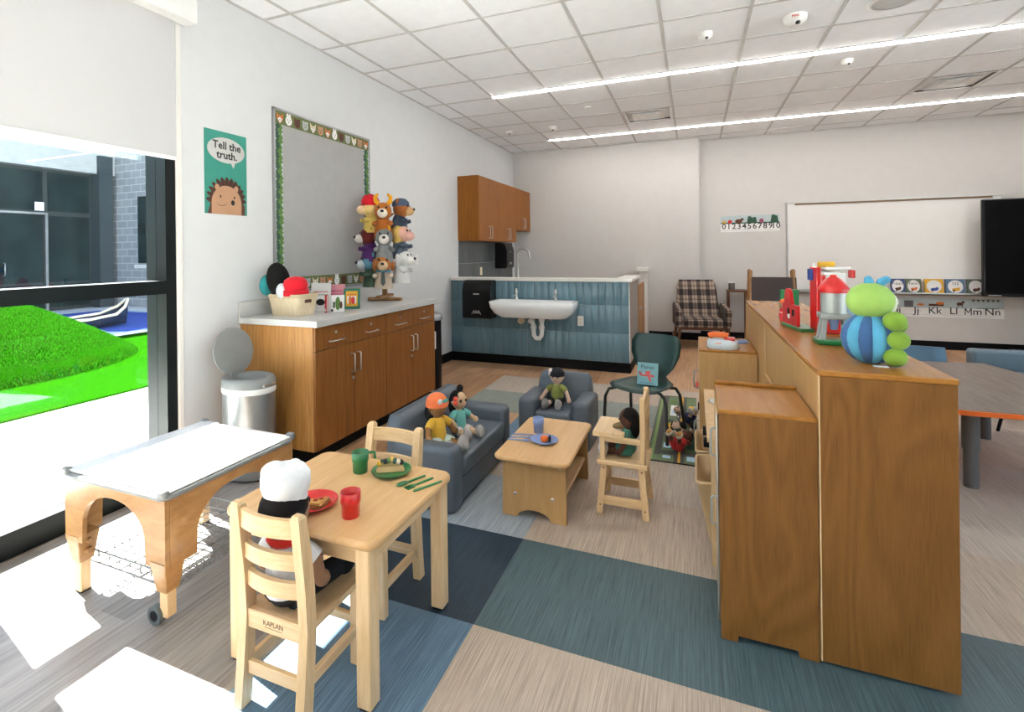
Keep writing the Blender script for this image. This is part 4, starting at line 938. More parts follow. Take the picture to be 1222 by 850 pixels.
cutlery('spoon', 'red toy spoon left of the chef doll', (-1.358, 1.387), .1, 'red')

# ================================================================= DOLLS
def doll(nm, lab, loc, rz, skin, shirt, pants, shoe, hair, hat=None, s=1.0, legs='out', lie=None, arm=(.09, -.035, .055), extra=None, bare=True, sole=None):
    """soft doll sitting, facing local -y, seat at z = 0"""
    t = thing(nm, lab, 'doll', loc, rz); S = M.Scale(s, 4)
    if lie is not None: t.rotation_euler = lie
    sk_ = C('skin_%d' % int(skin[0] * 1000 + skin[1] * 100), skin, scale=300, strength=.15)
    def q(m, n, mt, par=t): return m.build(n, mt, par)
    def N():
        m = MB(); m.T = S; return m
    def K(c): return C('knit_%02d%02d%02d' % tuple(int(x * 99) for x in c), c, scale=300)
    m = N(); m.ell((0, -.004, .195), (.045, .043, .052), 20, 14); m.tube([(0, 0, .12), (0, 0, .16)], .02, 10)
    for sx in (-1, 1):
        m.tube([(sx * .034, 0, .128), (sx * .066, -.012, .1), (sx * arm[0], arm[1], arm[2])], [.015, .014, .013], 10); m.ell((sx * arm[0], arm[1] - .006, arm[2]), (.016, .017, .016), 10, 8)
        m.tube([(sx * .022, -.0, .024), (sx * .034, -.06, .026), (sx * .044, -.115, .024)], [.021, .019, .017], 10)
    m.ell((0, 0, .055), (.036, .03, .05), 14, 10); q(m, 'body', sk_)
    m = N(); m.lathe([(.041, .03), (.043, .06), (.04, .1), (.033, .128), (.018, .142)], 18)
    for sx in (-1, 1): m.tube([(sx * .026, 0, .126), (sx * .052, -.008, .112), (sx * .066, -.013, .1)], [.02, .021, .02], 10)
    q(m, 'shirt', K(shirt))
    m = N()
    for sx in (-1, 1): m.tube([(sx * .02, .012, .03), (sx * .032, -.045, .028), (sx * .036, -.065, .027)], [.03, .026, .025], 12)
    m.ell((0, .004, .034), (.044, .034, .034), 14, 8); q(m, 'trousers', K(pants))
    for sx in (-1, 1):
        m = N(); m.ell((sx * .046, -.13, .034), (.026, .027, .038), 14, 10); so = q(m, 'shoe', K(shoe))
        if sole: m = N(); m.ell((sx * .046, -.147, .034), (.021, .013, .032), 12, 8); q(m, 'sole', K(sole), so)
    for sx in (-1, 1):
        m = N(); m.ell((sx * .018, -.043, .2), (.007, .005, .0095), 10, 8); q(m, 'eye', 'ink')
        m = N(); m.ell((sx * .045, 0, .19), (.007, .01, .013), 8, 6); q(m, 'ear', sk_)
    m = N(); m.ell((0, -.047, .185), (.006, .006, .005), 8, 6); q(m, 'nose', sk_)
    m = N(); m.tube([(-.011, -.044, .171), (0, -.0455, .168), (.011, -.044, .171)], .0016, 5); q(m, 'mouth', K((.4, .08, .06)))
    if hair:
        m = N(); T2 = M.Translation((0, .005, .198)) @ M.Rotation(-.55, 4, 'X')
        m.ell((0, 0, 0), (.051, .05, .056), 18, 10, T2, -.05, 1); hr = q(m, 'hair', C('wool_%02d%02d' % (int(hair[0] * 99), int(hair[1] * 99)), hair, scale=90, strength=.7))
        if extra == 'bun':
            m = N(); m.ell((.01, .0, .262), (.02, .02, .022), 12, 8); m.ell((0, .03, .17), (.05, .03, .07), 14, 10); q(m, 'hair_bun', hr.data.materials[0])
            for z in (.215, .19): m = N(); m.ell((-.046, -.028, z), (.014, .014, .014), 10, 8); q(m, 'hair_bobble', K((.85, .12, .07)))
        if extra == 'long': m = N(); m.ell((0, .035, .165), (.05, .028, .075), 14, 10); q(m, 'long_hair', hr.data.materials[0])
        if extra == 'puffs': 
            for sx in (-1, 1): m = N(); m.ell((sx * .04, .01, .235), (.026, .026, .028), 12, 8); q(m, 'hair_puff', hr.data.materials[0])
    if hat: hat(t, N, q, K)
    return t
def cap_orange(t, N, q, K):
    m = N(); m.ell((0, .002, .208), (.054, .053, .05), 20, 10, None, 0, 1); m.lathe([(.055, .195), (.0555, .212)], 20, cap0=False, cap1=False); c = q(m, 'cap', K((.85, .2, .07)))
    m = N(); m.loft([[(x, -.04 - .035 * (1 - (x / .045) ** 2), .205 - abs(x) * .12), (x, -.03, .21 - abs(x) * .05)] for x in [-.045 + .09 * k / 8 for k in range(9)]], False, False, False); 
    m = N(); m.ell((-.022, -.047, .226), (.013, .006, .013), 12, 8); q(m, 'cap_badge', 'paper', c); m = N(); m.ell((.012, -.0475, .224), (.022, .006, .009), 12, 6); q(m, 'cap_patch', K((.1, .4, .35)), c)
    m = N(); m.ell((0, .03, .165), (.048, .03, .055), 14, 10); q(m, 'hair_back', K((.02, .012, .012)))
    m = N(); m.tube([(.052, -.015, .205), (.056, .0, .18), (.05, .01, .16)], [.012, .01, .006], 8); q(m, 'cap_flap', K((.85, .2, .07)), c)
def cap_black(t, N, q, K):
    m = N(); m.ell((0, .004, .212), (.052, .05, .045), 20, 10, None, 0, 1); m.lathe([(.052, .2), (.0525, .214)], 20, cap0=False, cap1=False); c = q(m, 'cap', K((.02, .022, .03)))
    m = N(); m.ell((-.042, -.02, .235), (.014, .014, .018), 10, 8); m.ell((-.046, -.03, .215), (.008, .01, .016), 10, 8); q(m, 'cap_bow', K((.7, .62, .62)), c)
def hat_chef(t, N, q, K):
    m = N(); m.lathe([(.043, .21), (.044, .232), (.046, .236), (.05, .25), (.05, .27), (.04, .284), (.001, .29)], 22, cap0=False)
    for k in range(9): a = 2 * PI * k / 9; m.ell((.031 * math.cos(a), .031 * math.sin(a), .262 + .006 * (k % 2)), (.019, .019, .022), 10, 8)
    m.ell((.02, .01, .275), (.03, .028, .022), 12, 8); q(m, 'chef_hat', K((.78, .78, .8)))
    m = N(); m.tube([(.03 * math.cos(a), .03 * math.sin(a), .142) for a in [2 * PI * k / 14 for k in range(14)]], .011, 6, True); q(m, 'neckerchief', K((.65, .03, .02)))
    m = N(); m.tube([(.044 * math.cos(a), .044 * math.sin(a), .05) for a in [2 * PI * k / 16 for k in range(16)]], .008, 6, True); q(m, 'apron_band', K((.65, .03, .02)))
    m = N(); m.ell((0, .012, .19), (.051, .045, .046), 16, 10); q(m, 'hair_back', K((.012, .012, .012)))
    for sx in (-1, 1): m = N(); m.tube([(sx * .032, -.045, .028), (sx * .044, -.112, .026)], [.026, .022], 12); q(m, 'trouser_leg', K((.02, .02, .022)))
BLK = (.012, .01, .01)
doll('chef_doll', 'chef doll with white hat and red scarf on the near chair', (-1.195, 1.235, .284), PI, (.3, .16, .09), (.68, .68, .70), (.02, .02, .022), (.015, .015, .016), BLK, hat_chef, 1.5, arm=(.078, -.012, .06))
SZ = .262
doll('doll', 'doll in orange cap and yellow shirt on the grey sofa', (-1.385, 2.61, SZ), PI / 2 - .35, (.30, .15, .055), (.72, .42, .05), (.5, .62, .55), (.42, .38, .35), None, cap_orange, 1.2, sole=(.38, .35, .33), arm=(.085, -.03, .06))
doll('doll', 'black-haired doll in turquoise dress on the grey sofa', (-1.355, 2.84, SZ), PI / 2 - .45, (.62, .42, .26), (.16, .48, .44), (.7, .6, .58), (.4, .37, .35), BLK, None, 1.06, extra='bun', sole=(.36, .34, .32), arm=(.08, -.05, .08))
doll('doll', 'doll in black cap and olive shirt on the grey armchair', (-.935, 3.64, .262), -.05, (.64, .44, .33), (.22, .24, .06), (.02, .022, .026), (.3, .28, .27), None, cap_black, 1.05, sole=(.28, .27, .26), arm=(.1, -.05, .045))

# ================================================================= SOFA + ARMCHAIR
def sofa(nm, lab, cat, loc, rz, W, D, arm, nseat):
    """front faces local -y; origin at floor centre"""
    t = thing(nm, lab, cat, loc, rz)
    MB().box(-W / 2 + arm, W / 2 - arm, -D / 2 + .012, D / 2 - .06, .015, .155, .012, 3).build('base', 'vinyl', t)
    MB().box(-W / 2 + arm + .002, W / 2 - arm - .002, -D / 2 - .004, D / 2 - .12, .158, .262, .022, 4).build('seat_cushion', 'vinyl', t)
    for sx in (-1, 1):
        x0, x1 = (-W / 2, -W / 2 + arm) if sx < 0 else (W / 2 - arm, W / 2)
        a = MB().box(x0, x1, -D / 2, D / 2 - .07, .0, .345, .035, 4).build('arm', 'vinyl', t)
    r = []
    for z, y0, y1 in ((.0, D / 2 - .13, D / 2), (.3, D / 2 - .125, D / 2), (.42, D / 2 - .1, D / 2 + .005), (.455, D / 2 - .085, D / 2 - .0), (.465, D / 2 - .06, D / 2 - .02)):
        e = 0 if z < .4 else (.012 if z < .44 else .03 if z < .46 else .045)
        r.append(rrect(0, (y0 + y1) / 2, W - .09 - 2 * e + .0, y1 - y0, min(.03, (y1 - y0) / 2.2), z))
    MB().loft(r, True, True).build('backrest', 'vinyl', t); return t
sofa('toddler_sofa', 'small grey vinyl sofa seating two dolls', 'sofa', (-1.395, 2.83, 0), PI / 2, .9, .45, .13, 2)
sofa('toddler_armchair', 'small grey vinyl armchair holding one doll', 'armchair', (-.915, 3.645, 0), -.02, .51, .44, .125, 1)

# ================================================================= COFFEE TABLE
ct = thing('coffee_table', 'low maple coffee table with arched ends and lower shelf', 'table', (-.775, 2.80, 0)); KZ = .335
MB().loft([rrect(0, -.035, .385, .655, .04, .312), rrect(0, -.035, .395, .665, .045, .318), rrect(0, -.035, .395, .665, .045, .33), rrect(0, -.035, .385, .655, .04, KZ)], True, True).build('top', 'table_top', ct)
for s, y in ((-1, -.28), (1, .28)):
    poly = [(-.172, 0), (-.11, 0)] + arc(0, 0, .09, PI, 0, 10, .045) + [(.11, 0), (.172, 0), (.165, .312), (-.165, .312)]
    e_ = MB().prism(poly, -.012, .012, frame((0, y, 0), (1, 0, 0), (0, 0, 1))).build('end_panel', 'birch_back', ct)
    for x, z in ((-.14, .285), (.14, .285), (-.1, .12), (.1, .12)): MB().ell((x, y - .013, z), (.009, .004, .009), 12, 6).build('bolt', 'chrome', e_)
MB().box(-.155, .155, -.268, .268, .115, .135, .002).build('shelf', 'maple_y', ct); MB().box(-.158, -.14, -.268, .268, .2, .312).build('back_rail', 'maple_y', ct)
tumbler('blue_cup', 'periwinkle blue toy cup on the coffee table', (-.84, 2.83), .032, .085, 'periwinkle', KZ)
plate('blue_plate', 'periwinkle blue toy plate on the coffee table', (-.77, 2.70), .078, 'periwinkle', KZ)
sf = thing('toy_sushi', 'orange and black toy food on the blue plate', 'toy food', (-.76, 2.69, KZ + .005), .3)
MB().box(-.026, .016, -.018, .018, 0, .035, .014, 4).build('orange_half', 'orange', sf); MB().box(.017, .03, -.018, .018, 0, .035, .006, 3).build('black_half', 'black', sf)
cutlery('knife', 'blue toy knife farthest from the viewer on the coffee table', (-.915, 2.76), -1.35, 'periwinkle', KZ); cutlery('fork', 'blue toy fork in the middle left of the blue plate', (-.91, 2.715), -1.35, 'periwinkle', KZ); cutlery('spoon', 'blue toy spoon at the near side of the coffee table', (-.91, 2.67), -1.5, 'periwinkle', KZ)

# ================================================================= DOLL HIGH CHAIR
hc = thing('doll_high_chair', 'maple doll high chair with cut-out tray', 'high chair', (-.355, 2.84, 0))
SX, SY = .115, .115                                    # faces local -x
for sx in (-1, 1):
    for sy in (-1, 1):
        m = MB(); x0, y0, x1, y1 = sx * .118, sy * .128, sx * .095, sy * .105
        m.loft([[(x - .016, y - .016, z), (x + .016, y - .016, z), (x + .016, y + .016, z), (x - .016, y + .016, z)] for x, y, z in ((x0, y0, 0), (x1, y1, .25))], True, True, True, False)
        l = m.build('leg', 'maple', hc)
        for z in (.045, .235): MB().cyl((x0 * (1 - z * .75), y0 - sy * .0 + sy * (.0162 - z * .09), z), (x0 * (1 - z * .75), y0 + sy * (.0175 - z * .09), z), .004, 8).build('screw', 'brown', l)
for sy in (-1, 1): MB().box(-.1, .1, sy * .12 - .009, sy * .12 + .009, .045, .09, .002).build('stretcher', 'maple_x', hc)
for sx in (-1, 1): MB().box(sx * .105 - .009, sx * .105 + .009, -.1, .1, .1, .14, .002).build('stretcher', 'maple_y', hc)
MB().box(-.13, .13, -.135, .135, .25, .278, .006).build('seat', 'maple_x', hc)
for sy in (-1, 1):
    MB().box(.09, .118, sy * .112 - .018, sy * .112 + .018, .278, .62, .005).build('back_post', 'maple', hc)
    MB().box(-.115, -.088, sy * .112 - .014, sy * .112 + .014, .278, .40, .004).build('arm_post', 'maple', hc)
    MB().box(-.115, .092, sy * .112 - .012, sy * .112 + .012, .372, .40, .004).build('arm_rail', 'maple_x', hc)
for z in (.38, .47, .56): MB().box(.095, .112, -.095, .095, z, z + .045, .003).build('back_slat', 'maple_y', hc)
tp = [(-.15, -.135), (.01, -.135), (.01, -.115)] + [(.01 + .0 - .075 * math.sin(a), -.085 * math.cos(a)) for a in [PI * k / 12 for k in range(13)]] + [(.01, .115), (.01, .135), (-.15, .135)]
MB().prism(tp, .401, .424).build('tray', 'maple_y', hc)
doll('doll', 'dark-haired doll in green sitting in the high chair', (-.335, 2.83, .28), -PI / 2 + .1, (.1, .04, .025), (.06, .2, .16), (.05, .18, .14), (.6, .55, .53), BLK, None, 1.0, extra='long', sole=(.65, .6, .6), arm=(.07, -.045, .03))

# ================================================================= GREEN CHAIR, RUG, FLOOR DOLLS
gc = thing('shell_chair', 'dark green plastic shell chair on tubular legs', 'chair', (-.35, 4.06, 0), -.32)
GR = 'dkgreen'; m = MB()
prof = [(-.225, .340), (-.215, .358), (-.17, .365), (-.05, .355), (.08, .352), (.15, .36), (.185, .40), (.2, .47), (.215, .56), (.235, .65), (.245, .712)]
wid = [.165, .19, .205, .205, .185, .12, .10, .155, .195, .2, .165]
top = []; bot = []
for (y, z), w in zip(prof, wid):
    row = []
    for k in range(9):
        u = -1 + 2 * k / 8; cz = .018 * u * u if z < .38 else 0; cy = -.03 * u * u if z >= .38 else 0
        row.append((w * u, y + cy, z + cz))
    top.append(row)
n = 9; vs = []
for k, row in enumerate(top):
    a = V((0, prof[min(k + 1, 10)][0] - prof[max(k - 1, 0)][0], prof[min(k + 1, 10)][1] - prof[max(k - 1, 0)][1])).normalized(); nn = V((0, -a.z, a.y)) * .009
    bot.append([(V(p) - nn) for p in row][::-1]); vs.append(list(row) + bot[-1])
m.loft(vs, True, True, True, True).build('shell', GR, gc)
for sx in (-1, 1):
    MB().tube([(sx * .245, -.21, 0), (sx * .235, -.20, .27), (sx * .215, -.18, .325), (sx * .16, -.12, .338), (0, -.05, .338)], .012, 10).build('front_leg', plain('dark_tube', (.06, .068, .065), .35, .6) if 'tubem' not in MT else MT['tubem'], gc); MT['tubem'] = bpy.data.materials['dark_tube']
    MB().tube([(sx * .22, .22, 0), (sx * .2, .17, .27), (sx * .18, .14, .325), (sx * .13, .08, .338), (0, .02, .338)], .012, 10).build('rear_leg', MT['tubem'], gc)
def art_plane(f, w, h):
    f.text('Planes', .04, w * .5, h * .8); f.put([(w * .1, h * .5), (w * .82, h * .46), (w * .86, h * .38), (w * .2, h * .38)][::-1], 'red'); f.put([(w * .4, h * .62), (w * .68, h * .64), (w * .6, h * .42), (w * .42, h * .42)][::-1], 'red'); f.put([(w * .5, h * .4), (w * .62, h * .15), (w * .7, h * .17), (w * .66, h * .4)], 'red').put([(w * .08, h * .58), (w * .16, h * .6), (w * .2, h * .46), (w * .12, h * .42)], 'red')
    f.put(ellp(w * .32, h * .5, .012, .008), 'paper').put(R_(w * .15, h * .07, w * .8, h * .1), 'bluegrey')
book('planes_book', 'light blue board book titled Planes on the green chair', (-.335, 4.02, .362), -.1, .15, .165, .022, plain('planes_cover', (.22, .46, .52), .5), art_plane, .2)
rg = thing('road_rug', 'green play rug printed with grey roads and houses', 'rug', (-.14, 4.28, 0)); rx0, rx1, ry0, ry1 = -.295, .012, 3.50, 5.08
MB().box(rx0, rx1, ry0, ry1, 0, .006).build('pile', C('rug_green', (.14, .2, .1)), rg, world=True)
MB().box(rx0 - .006, rx1, ry0 - .008, ry0, 0, .007).box(rx0 - .006, rx0, ry0, ry1, 0, .007).box(rx0 - .006, rx1, ry1, ry1 + .008, 0, .007).build('binding', 'black', rg, world=True)
fl = Flat(frame((rx0, ry0, .006), (1, 0, 0), (0, 1, 0))); MT['road'] = C('road_grey', (.07, .07, .068))
RW, RH = rx1 - rx0, ry1 - ry0
fl.put(R_(.012, 0, .03, RH), plain('light_green_pile', (.25, .36, .14), .9)).put(R_(.035, .1, .075, RH), 'road').put(R_(.16, 0, .225, RH), 'road').put(R_(.035, .12, RW, .19), 'road').put(R_(.035, .55, .2, .61), 'road').put(R_(.035, .82, .2, .87), 'road').put(R_(.185, 0, .2, RH), 'gold')
for x, y, w, h, c in ((.09, .05, .05, .05, 'sky'), (.085, .24, .05, .1, 'sky'), (.10, .30, .035, .22, 'orange'), (.135, .36, .025, .12, 'fox'), (.095, .68, .05, .1, 'gold'), (.1, .98, .05, .3, 'paper'), (.11, 1.03, .03, .1, 'sky'), (.24, .04, .05, .08, 'sky'), (.24, .25, .05, .25, 'leaf2'), (.24, .75, .05, .08, 'fox'), (.235, 1.0, .05, .15, 'sky'), (.245, 1.2, .04, .1, 'gold'), (.09, 1.33, .05, .1, 'leaf')):
    fl.put(R_(x, y, x + w, y + h), c)
for y in (.45, .95):
    for k in range(5): fl.put(R_(.163 + k * .013, y, .170 + k * .013, y + .03), 'paper')
fl.done('road_print', rg)
doll('doll', 'doll in red lying on the road rug, nearest the viewer', (-.125, 3.66, .033), 0, (.1, .04, .025), (.5, .03, .03), (.4, .02, .02), (.7, .62, .5), BLK, None, .8, lie=(-1.2, 0, -.5), sole=(.5, .25, .08), arm=(.075, -.02, .09))
doll('doll', 'doll in dark green lying on the rug below the chair', (-.06, 3.86, .033), 0, (.6, .42, .3), (.02, .06, .03), (.02, .06, .03), (.02, .02, .02), BLK, None, .8, lie=(-1.25, .1, .5), arm=(.08, -.02, .06))
doll('doll', 'doll in navy blue lying farthest back on the rug', (-.02, 4.28, .033), 0, (.55, .38, .28), (.03, .04, .1), (.03, .04, .12), (.5, .5, .5), None, None, .75, lie=(-1.2, 0, .9), arm=(.08, -.02, .06))
# ================================================================= SAND TABLE
st = thing('sand_table', 'wooden sensory table with white lid by the window', 'table', (-2.10, 1.585, 0)); w, d = .60, .64
def apron_poly(L, foot=.11, top=.48, low=.225):
    return [(-L / 2, low), (-L / 2 + foot, low)] + [(-(L / 2 - foot - .0) * math.cos(a), low + .06 + .155 * math.sin(a) ** .8 if 0 < a < PI else low) for a in [PI * k / 16 for k in range(1, 16)]] + [(L / 2 - foot, low), (L / 2, low), (L / 2, top), (-L / 2, top)]
for sy in (-1, 1): MB().prism(apron_poly(w), -.009, .009, frame((0, sy * (d / 2 - .009), 0), (1, 0, 0), (0, 0, 1))).build('apron', 'sand_wood', st)
for sx in (-1, 1): MB().prism(apron_poly(d - .038), -.009, .009, frame((sx * (w / 2 - .009), 0, 0), (0, 1, 0), (0, 0, 1))).build('apron', 'sand_wood', st)
for sx in (-1, 1):
    for sy in (-1, 1):
        x, y = sx * (w / 2 - .043), sy * (d / 2 - .04)
        m = MB(); m.loft([rrect(x, y, .055, .055, .003, .13, 2), rrect(x, y, .085, .085, .003, .245, 2)], True, True, True, False); lg = m.build('leg', 'sand_wood', st)
        MB().box(x - .02, x + .02, y - .02, y + .02, .03 if sy < 0 and sx > 0 else 0.0, .14, .003).build('leg_extension', 'maple', lg)
        for z in (.215, .175): MB().cyl((x - sx * .03, y, z), (x - sx * .055, y, z), .012, 10).build('knob', 'oak', lg)
        if sx < 0: MB().box(x - .02, x + .02, y - .02, y + .02, -.0, .006).build('glide', 'black', lg)
        else:
            c = V((x - .036, y - .02, .035)); wh = MB().cyl(c + V((-.0, -.012, 0)), c + V((-.0, .012, 0)), .035, 20).build('caster_wheel', 'rubber', lg); MB().cyl(c + V((0, -.0135, 0)), c + V((0, .0135, 0)), .02, 16).build('wheel_hub', 'black', lg)
MB().loft([rrect(0, 0, .605, .65, .035, .478), rrect(0, 0, .62, .665, .04, .485), rrect(0, 0, .62, .665, .04, .498), rrect(0, 0, .60, .64, .035, .500)], True, True).build('tub_rim', 'grey_lid', st)
MB().box(-.285, .30, -.315, .315, .5005, .509, .003).build('lid', 'plywhite', st); MB().box(-.295, -.19, -.32, .32, .509, .513, .002).build('lid_flap', plain('frosted_lid', (.6, .62, .64), .35), st)
for sx, sy in ((-1, -1), (1, -1), (-1, 1), (1, 1)): MB().box(sx * .29 - .02, sx * .29 + .02, sy * .318 - .014, sy * .318 + .014, .49, .521, .008, 3).build('corner_clip', 'grey_lid', st)
MB().loft([rrect(0, 0, .50, .52, .06, .41), rrect(0, 0, .54, .56, .05, .478)], True, False).build('clear_tub', plain('frosted_tub', (.45, .5, .52), .3), st)
wbm = MB(); bw_, bd2 = .255, .255
for z in (.11, .16): wbm.tube(rrect(0, 0, 2 * bw_, 2 * bd2, .02, z, 3), .0035, 5, True)
for k in range(9):
    u = -bw_ + 2 * bw_ * k / 8; wbm.tube([(u, -bd2, .16), (u, -bd2, .11), (u, bd2, .11), (u, bd2, .16)], .0026, 4)
for k in range(17):
    u = -bd2 + 2 * bd2 * k / 16; wbm.tube([(-bw_, u, .16), (-bw_, u, .11), (bw_, u, .11), (bw_, u, .16)], .0024, 4)
for sx in (-1, 1):
    for sy in (-1, 1): wbm.tube([(sx * bw_, sy * bd2, .14), (sx * (w / 2 - .03), sy * (d / 2 - .03), .14)], .005, 6)
wbm.build('wire_shelf', 'wire', st)

# ================================================================= SHELVING UNITS (seen from the back) AND PLAY KITCHEN
TH = .976
def tall_unit(y0, y1, lab):
    t = thing('storage_unit', lab, 'cabinet', (.56, (y0 + y1) / 2, 0)); x0, x1 = .379, .742
    MB().box(x0 + .004, x1, y0, y0 + .018, .012, TH - .0185, .0015).build('end_panel', 'birch', t, world=True)
    MB().box(x0 + .004, x1, y1 - .018, y1, .012, TH - .0185, .0015).build('end_panel', 'birch', t, world=True)
    MB().box(x0, x0 + .012, y0 + .018, y1 - .018, .02, TH - .0185).build('back_panel', 'birch_back', t, world=True)
    MB().box(x0, x1 + .003, y0 - .001, y1 + .001, TH - .018, TH, .003).build('top_panel', 'birch_top', t, world=True)
    for z in (.06, .36, .66): MB().box(x0 + .013, x1 - .004, y0 + .019, y1 - .019, z, z + .018).build('shelf', 'birch_back', t, world=True)
    MB().box(x0 + .0, x0 + .004, y0 + .0, y0 + .018, .012, TH - .018).build('edge_strip', 'birch_edge', t, world=True)
    for x in (x0 + .05, x1 - .05):
        for y in (y0 + .06, y1 - .06): MB().box(x - .02, x + .02, y - .02, y + .02, 0, .06).build('foot', 'black_base', t, world=True)
    return t
tall_unit(1.975, 3.335, 'long birch storage unit nearest the viewer, carrying the caterpillar plush'); tall_unit(3.338, 4.51, 'birch storage unit at the far end of the divider row, by the easel')
# play fridge: end panel to the viewer
fr = thing('play_fridge', 'birch play fridge with white handles against the divider', 'play kitchen', (.227, 2.17, 0)); fx0, fx1, fy0, fy1, FH = .078, .376, 1.98, 2.365, .80
pl = [(fx0, 0), (fx0 + .052, 0), (fx0 + .055, .022), (fx1 - .062, .022), (fx1 - .058, 0), (fx1, 0), (fx1, FH), (fx0, FH)]
MB().prism(pl, 0, .018, frame((0, fy0 + .018, 0), (1, 0, 0), (0, 0, 1))).build('side_panel', 'birch', fr, world=True)
MB().prism(pl, 0, .018, frame((0, fy1, 0), (1, 0, 0), (0, 0, 1))).build('side_panel', 'birch', fr, world=True)
MB().box(fx0 - .004, fx1 + .001, fy0 - .002, fy1 + .002, FH, FH + .014, .003).build('top_panel', 'birch_top', fr, world=True); MB().box(fx0 + .0, fx1, fy1 - .014, fy1 + .002, FH + .014, FH + .028, .003).build('back_lip', 'birch_top', fr, world=True)
MB().box(fx1 - .012, fx1, fy0 + .02, fy1 - .02, .03, FH).build('back_panel', 'birch_back', fr, world=True)
for z0, z1, hz in ((.05, .52, .425), (.53, .79, .675)):
    dr = MB().box(fx0 - .004, fx0 + .012, fy0 + .02, fy1 - .02, z0, z1, .003).build('door', 'birch_edge', fr, world=True)
    hh = MB(); y = fy0 + .06; hh.tube([(fx0 - .004, y, hz - .05), (fx0 - .02, y, hz - .05), (fx0 - .026, y, hz - .043), (fx0 - .026, y, hz + .043), (fx0 - .02, y, hz + .05), (fx0 - .004, y, hz + .05)], .0042, 8)
    o = hh.build('handle', 'galv', dr); o.location = (-fr.location.x, -fr.location.y, 0)
MB().tube([(fx0 - .006, fy0 + .02, z) for z in (.05, .79)], .005, 6).build('hinge', 'chrome', fr, world=True)
# play stove / sink with bins
sv = thing('play_sink', 'birch play sink unit with round bowl, black knobs and tan bins', 'play kitchen', (.21, 2.85, 0)); vx0, vx1, vy0, vy1, VH = .062, .376, 2.42, 3.25, .56
for y in (vy0, vy1 - .018): MB().box(vx0, vx1, y, y + .018, 0, VH - .02).build('side_panel', 'birch_edge', sv, world=True)
MB().box(vx0 - .015, vx1, vy0 - .01, vy1 + .01, VH - .02, VH, .003).build('counter', 'birch_edge', sv, world=True); MB().box(vx1 - .012, vx1, vy0 + .02, vy1 - .02, .02, VH + .12).build('back_panel', 'birch_back', sv, world=True)
MB().box(vx0 + .01, vx1 - .014, vy0 + .02, vy1 - .02, .06, .08).build('shelf', 'birch_back', sv, world=True)
MB().lathe([(.085, .001), (.09, .004), (.08, .005), (.06, .002), (.001, .0015)], 28, M.Translation((.155 - .21, 3.0 - 2.85, VH))).build('bowl', 'chrome', sv)
for y in (2.56, 2.72): MB().cyl((vx0 + .01 - .21, y - 2.85, .49), (vx0 - .028 - .21, y - 2.85, .49), .024, 14).build('knob', 'black', sv)
MB().box(vx0 - .004, vx0 + .01, vy0 + .02, vy1 - .02, .45, .54).build('front_rail', 'birch_edge', sv, world=True)
for y in (2.62, 3.0):
    T = M.Translation((.03 - .21, y - 2.85, .06)) @ M.Rotation(-.1, 4, 'Y')
    MB().loft([rrect(.055, 0, .06, .28, .025, 0), rrect(.045, 0, .09, .33, .03, .27), rrect(.045, 0, .1, .345, .03, .275), rrect(.045, 0, .1, .345, .03, .285), rrect(.045, 0, .08, .325, .028, .285), rrect(.055, 0, .05, .27, .02, .012)], True, True, T=T).build('tub', 'tan_tub', sv)
# far low play unit with phone
fu = thing('play_cupboard', 'birch play cupboard with a toy telephone on top', 'play kitchen', (.2, 3.93, 0)); ux0, ux1, uy0, uy1, UH = .03, .374, 3.69, 4.24, .70
for y in (uy0, uy1 - .018): MB().box(ux0, ux1, y, y + .018, 0, UH).build('side_panel', 'birch_back', fu, world=True)
MB().box(ux0 - .002, ux1, uy0 - .002, uy1 + .002, UH, UH + .014, .003).build('top_panel', 'birch_top', fu, world=True); MB().box(ux1 - .012, ux1, uy0 + .018, uy1 - .018, .02, UH).build('back_panel', 'birch_back', fu, world=True)
dr = MB().box(ux0 - .003, ux0 + .012, uy0 + .02, uy1 - .02, .04, .68, .003).build('door', 'birch_edge', fu, world=True)
for z in (.50, .16):
    hh = MB(); y = uy0 + .06; hh.tube([(ux0 - .003, y, z - .06), (ux0 - .033, y, z - .055), (ux0 - .036, y, z), (ux0 - .033, y, z + .055), (ux0 - .003, y, z + .06)], .0055, 8); o = hh.build('handle', 'galv', dr); o.location = (-.2, -3.93, 0)
MB().box(ux0 - .012, ux0 - .003, uy0 + .02, uy0 + .05, .30, .35, .003).build('catch', 'black', fu, world=True)
ph = thing('toy_phone', 'white and orange toy telephone on the far play cupboard', 'toy', (.18, 3.80, UH + .014), -.1)
MB().loft([rrect(0, 0, .19, .15, .06, 0), rrect(0, 0, .2, .16, .065, .01), rrect(0, 0, .19, .15, .06, .05), rrect(-.01, 0, .15, .12, .05, .062)], True, True).build('body', plain('pale_blue_white', (.6, .68, .75), .4), ph)
MB().tube([(-.085, .0, .075), (-.06, .0, .088), (.0, .0, .088), (.03, .0, .078)], [.024, .02, .02, .024], 12).build('handset', 'orange', ph); MB().box(.01, .075, -.05, .04, .055, .075, .01, 3).build('keypad', 'red', ph)
MB().tube([(.09, -.02, .045), (.135, -.02, .05), (.15, .0, .05), (.135, .03, .05), (.09, .03, .045)], .01, 8).build('cord_loop', 'periwinkle', ph); MB().box(-.04, -.005, -.0765, -.072, .03, .045, .002).build('label', 'orange', ph)
tag(MB().box(-.01, .22, -.13, .13, 0, .004).build('red_sheet', 'red'), 'red sheet on the wood floor beyond the play cupboard', 'sheet').location = (.02, 5.6, .001)

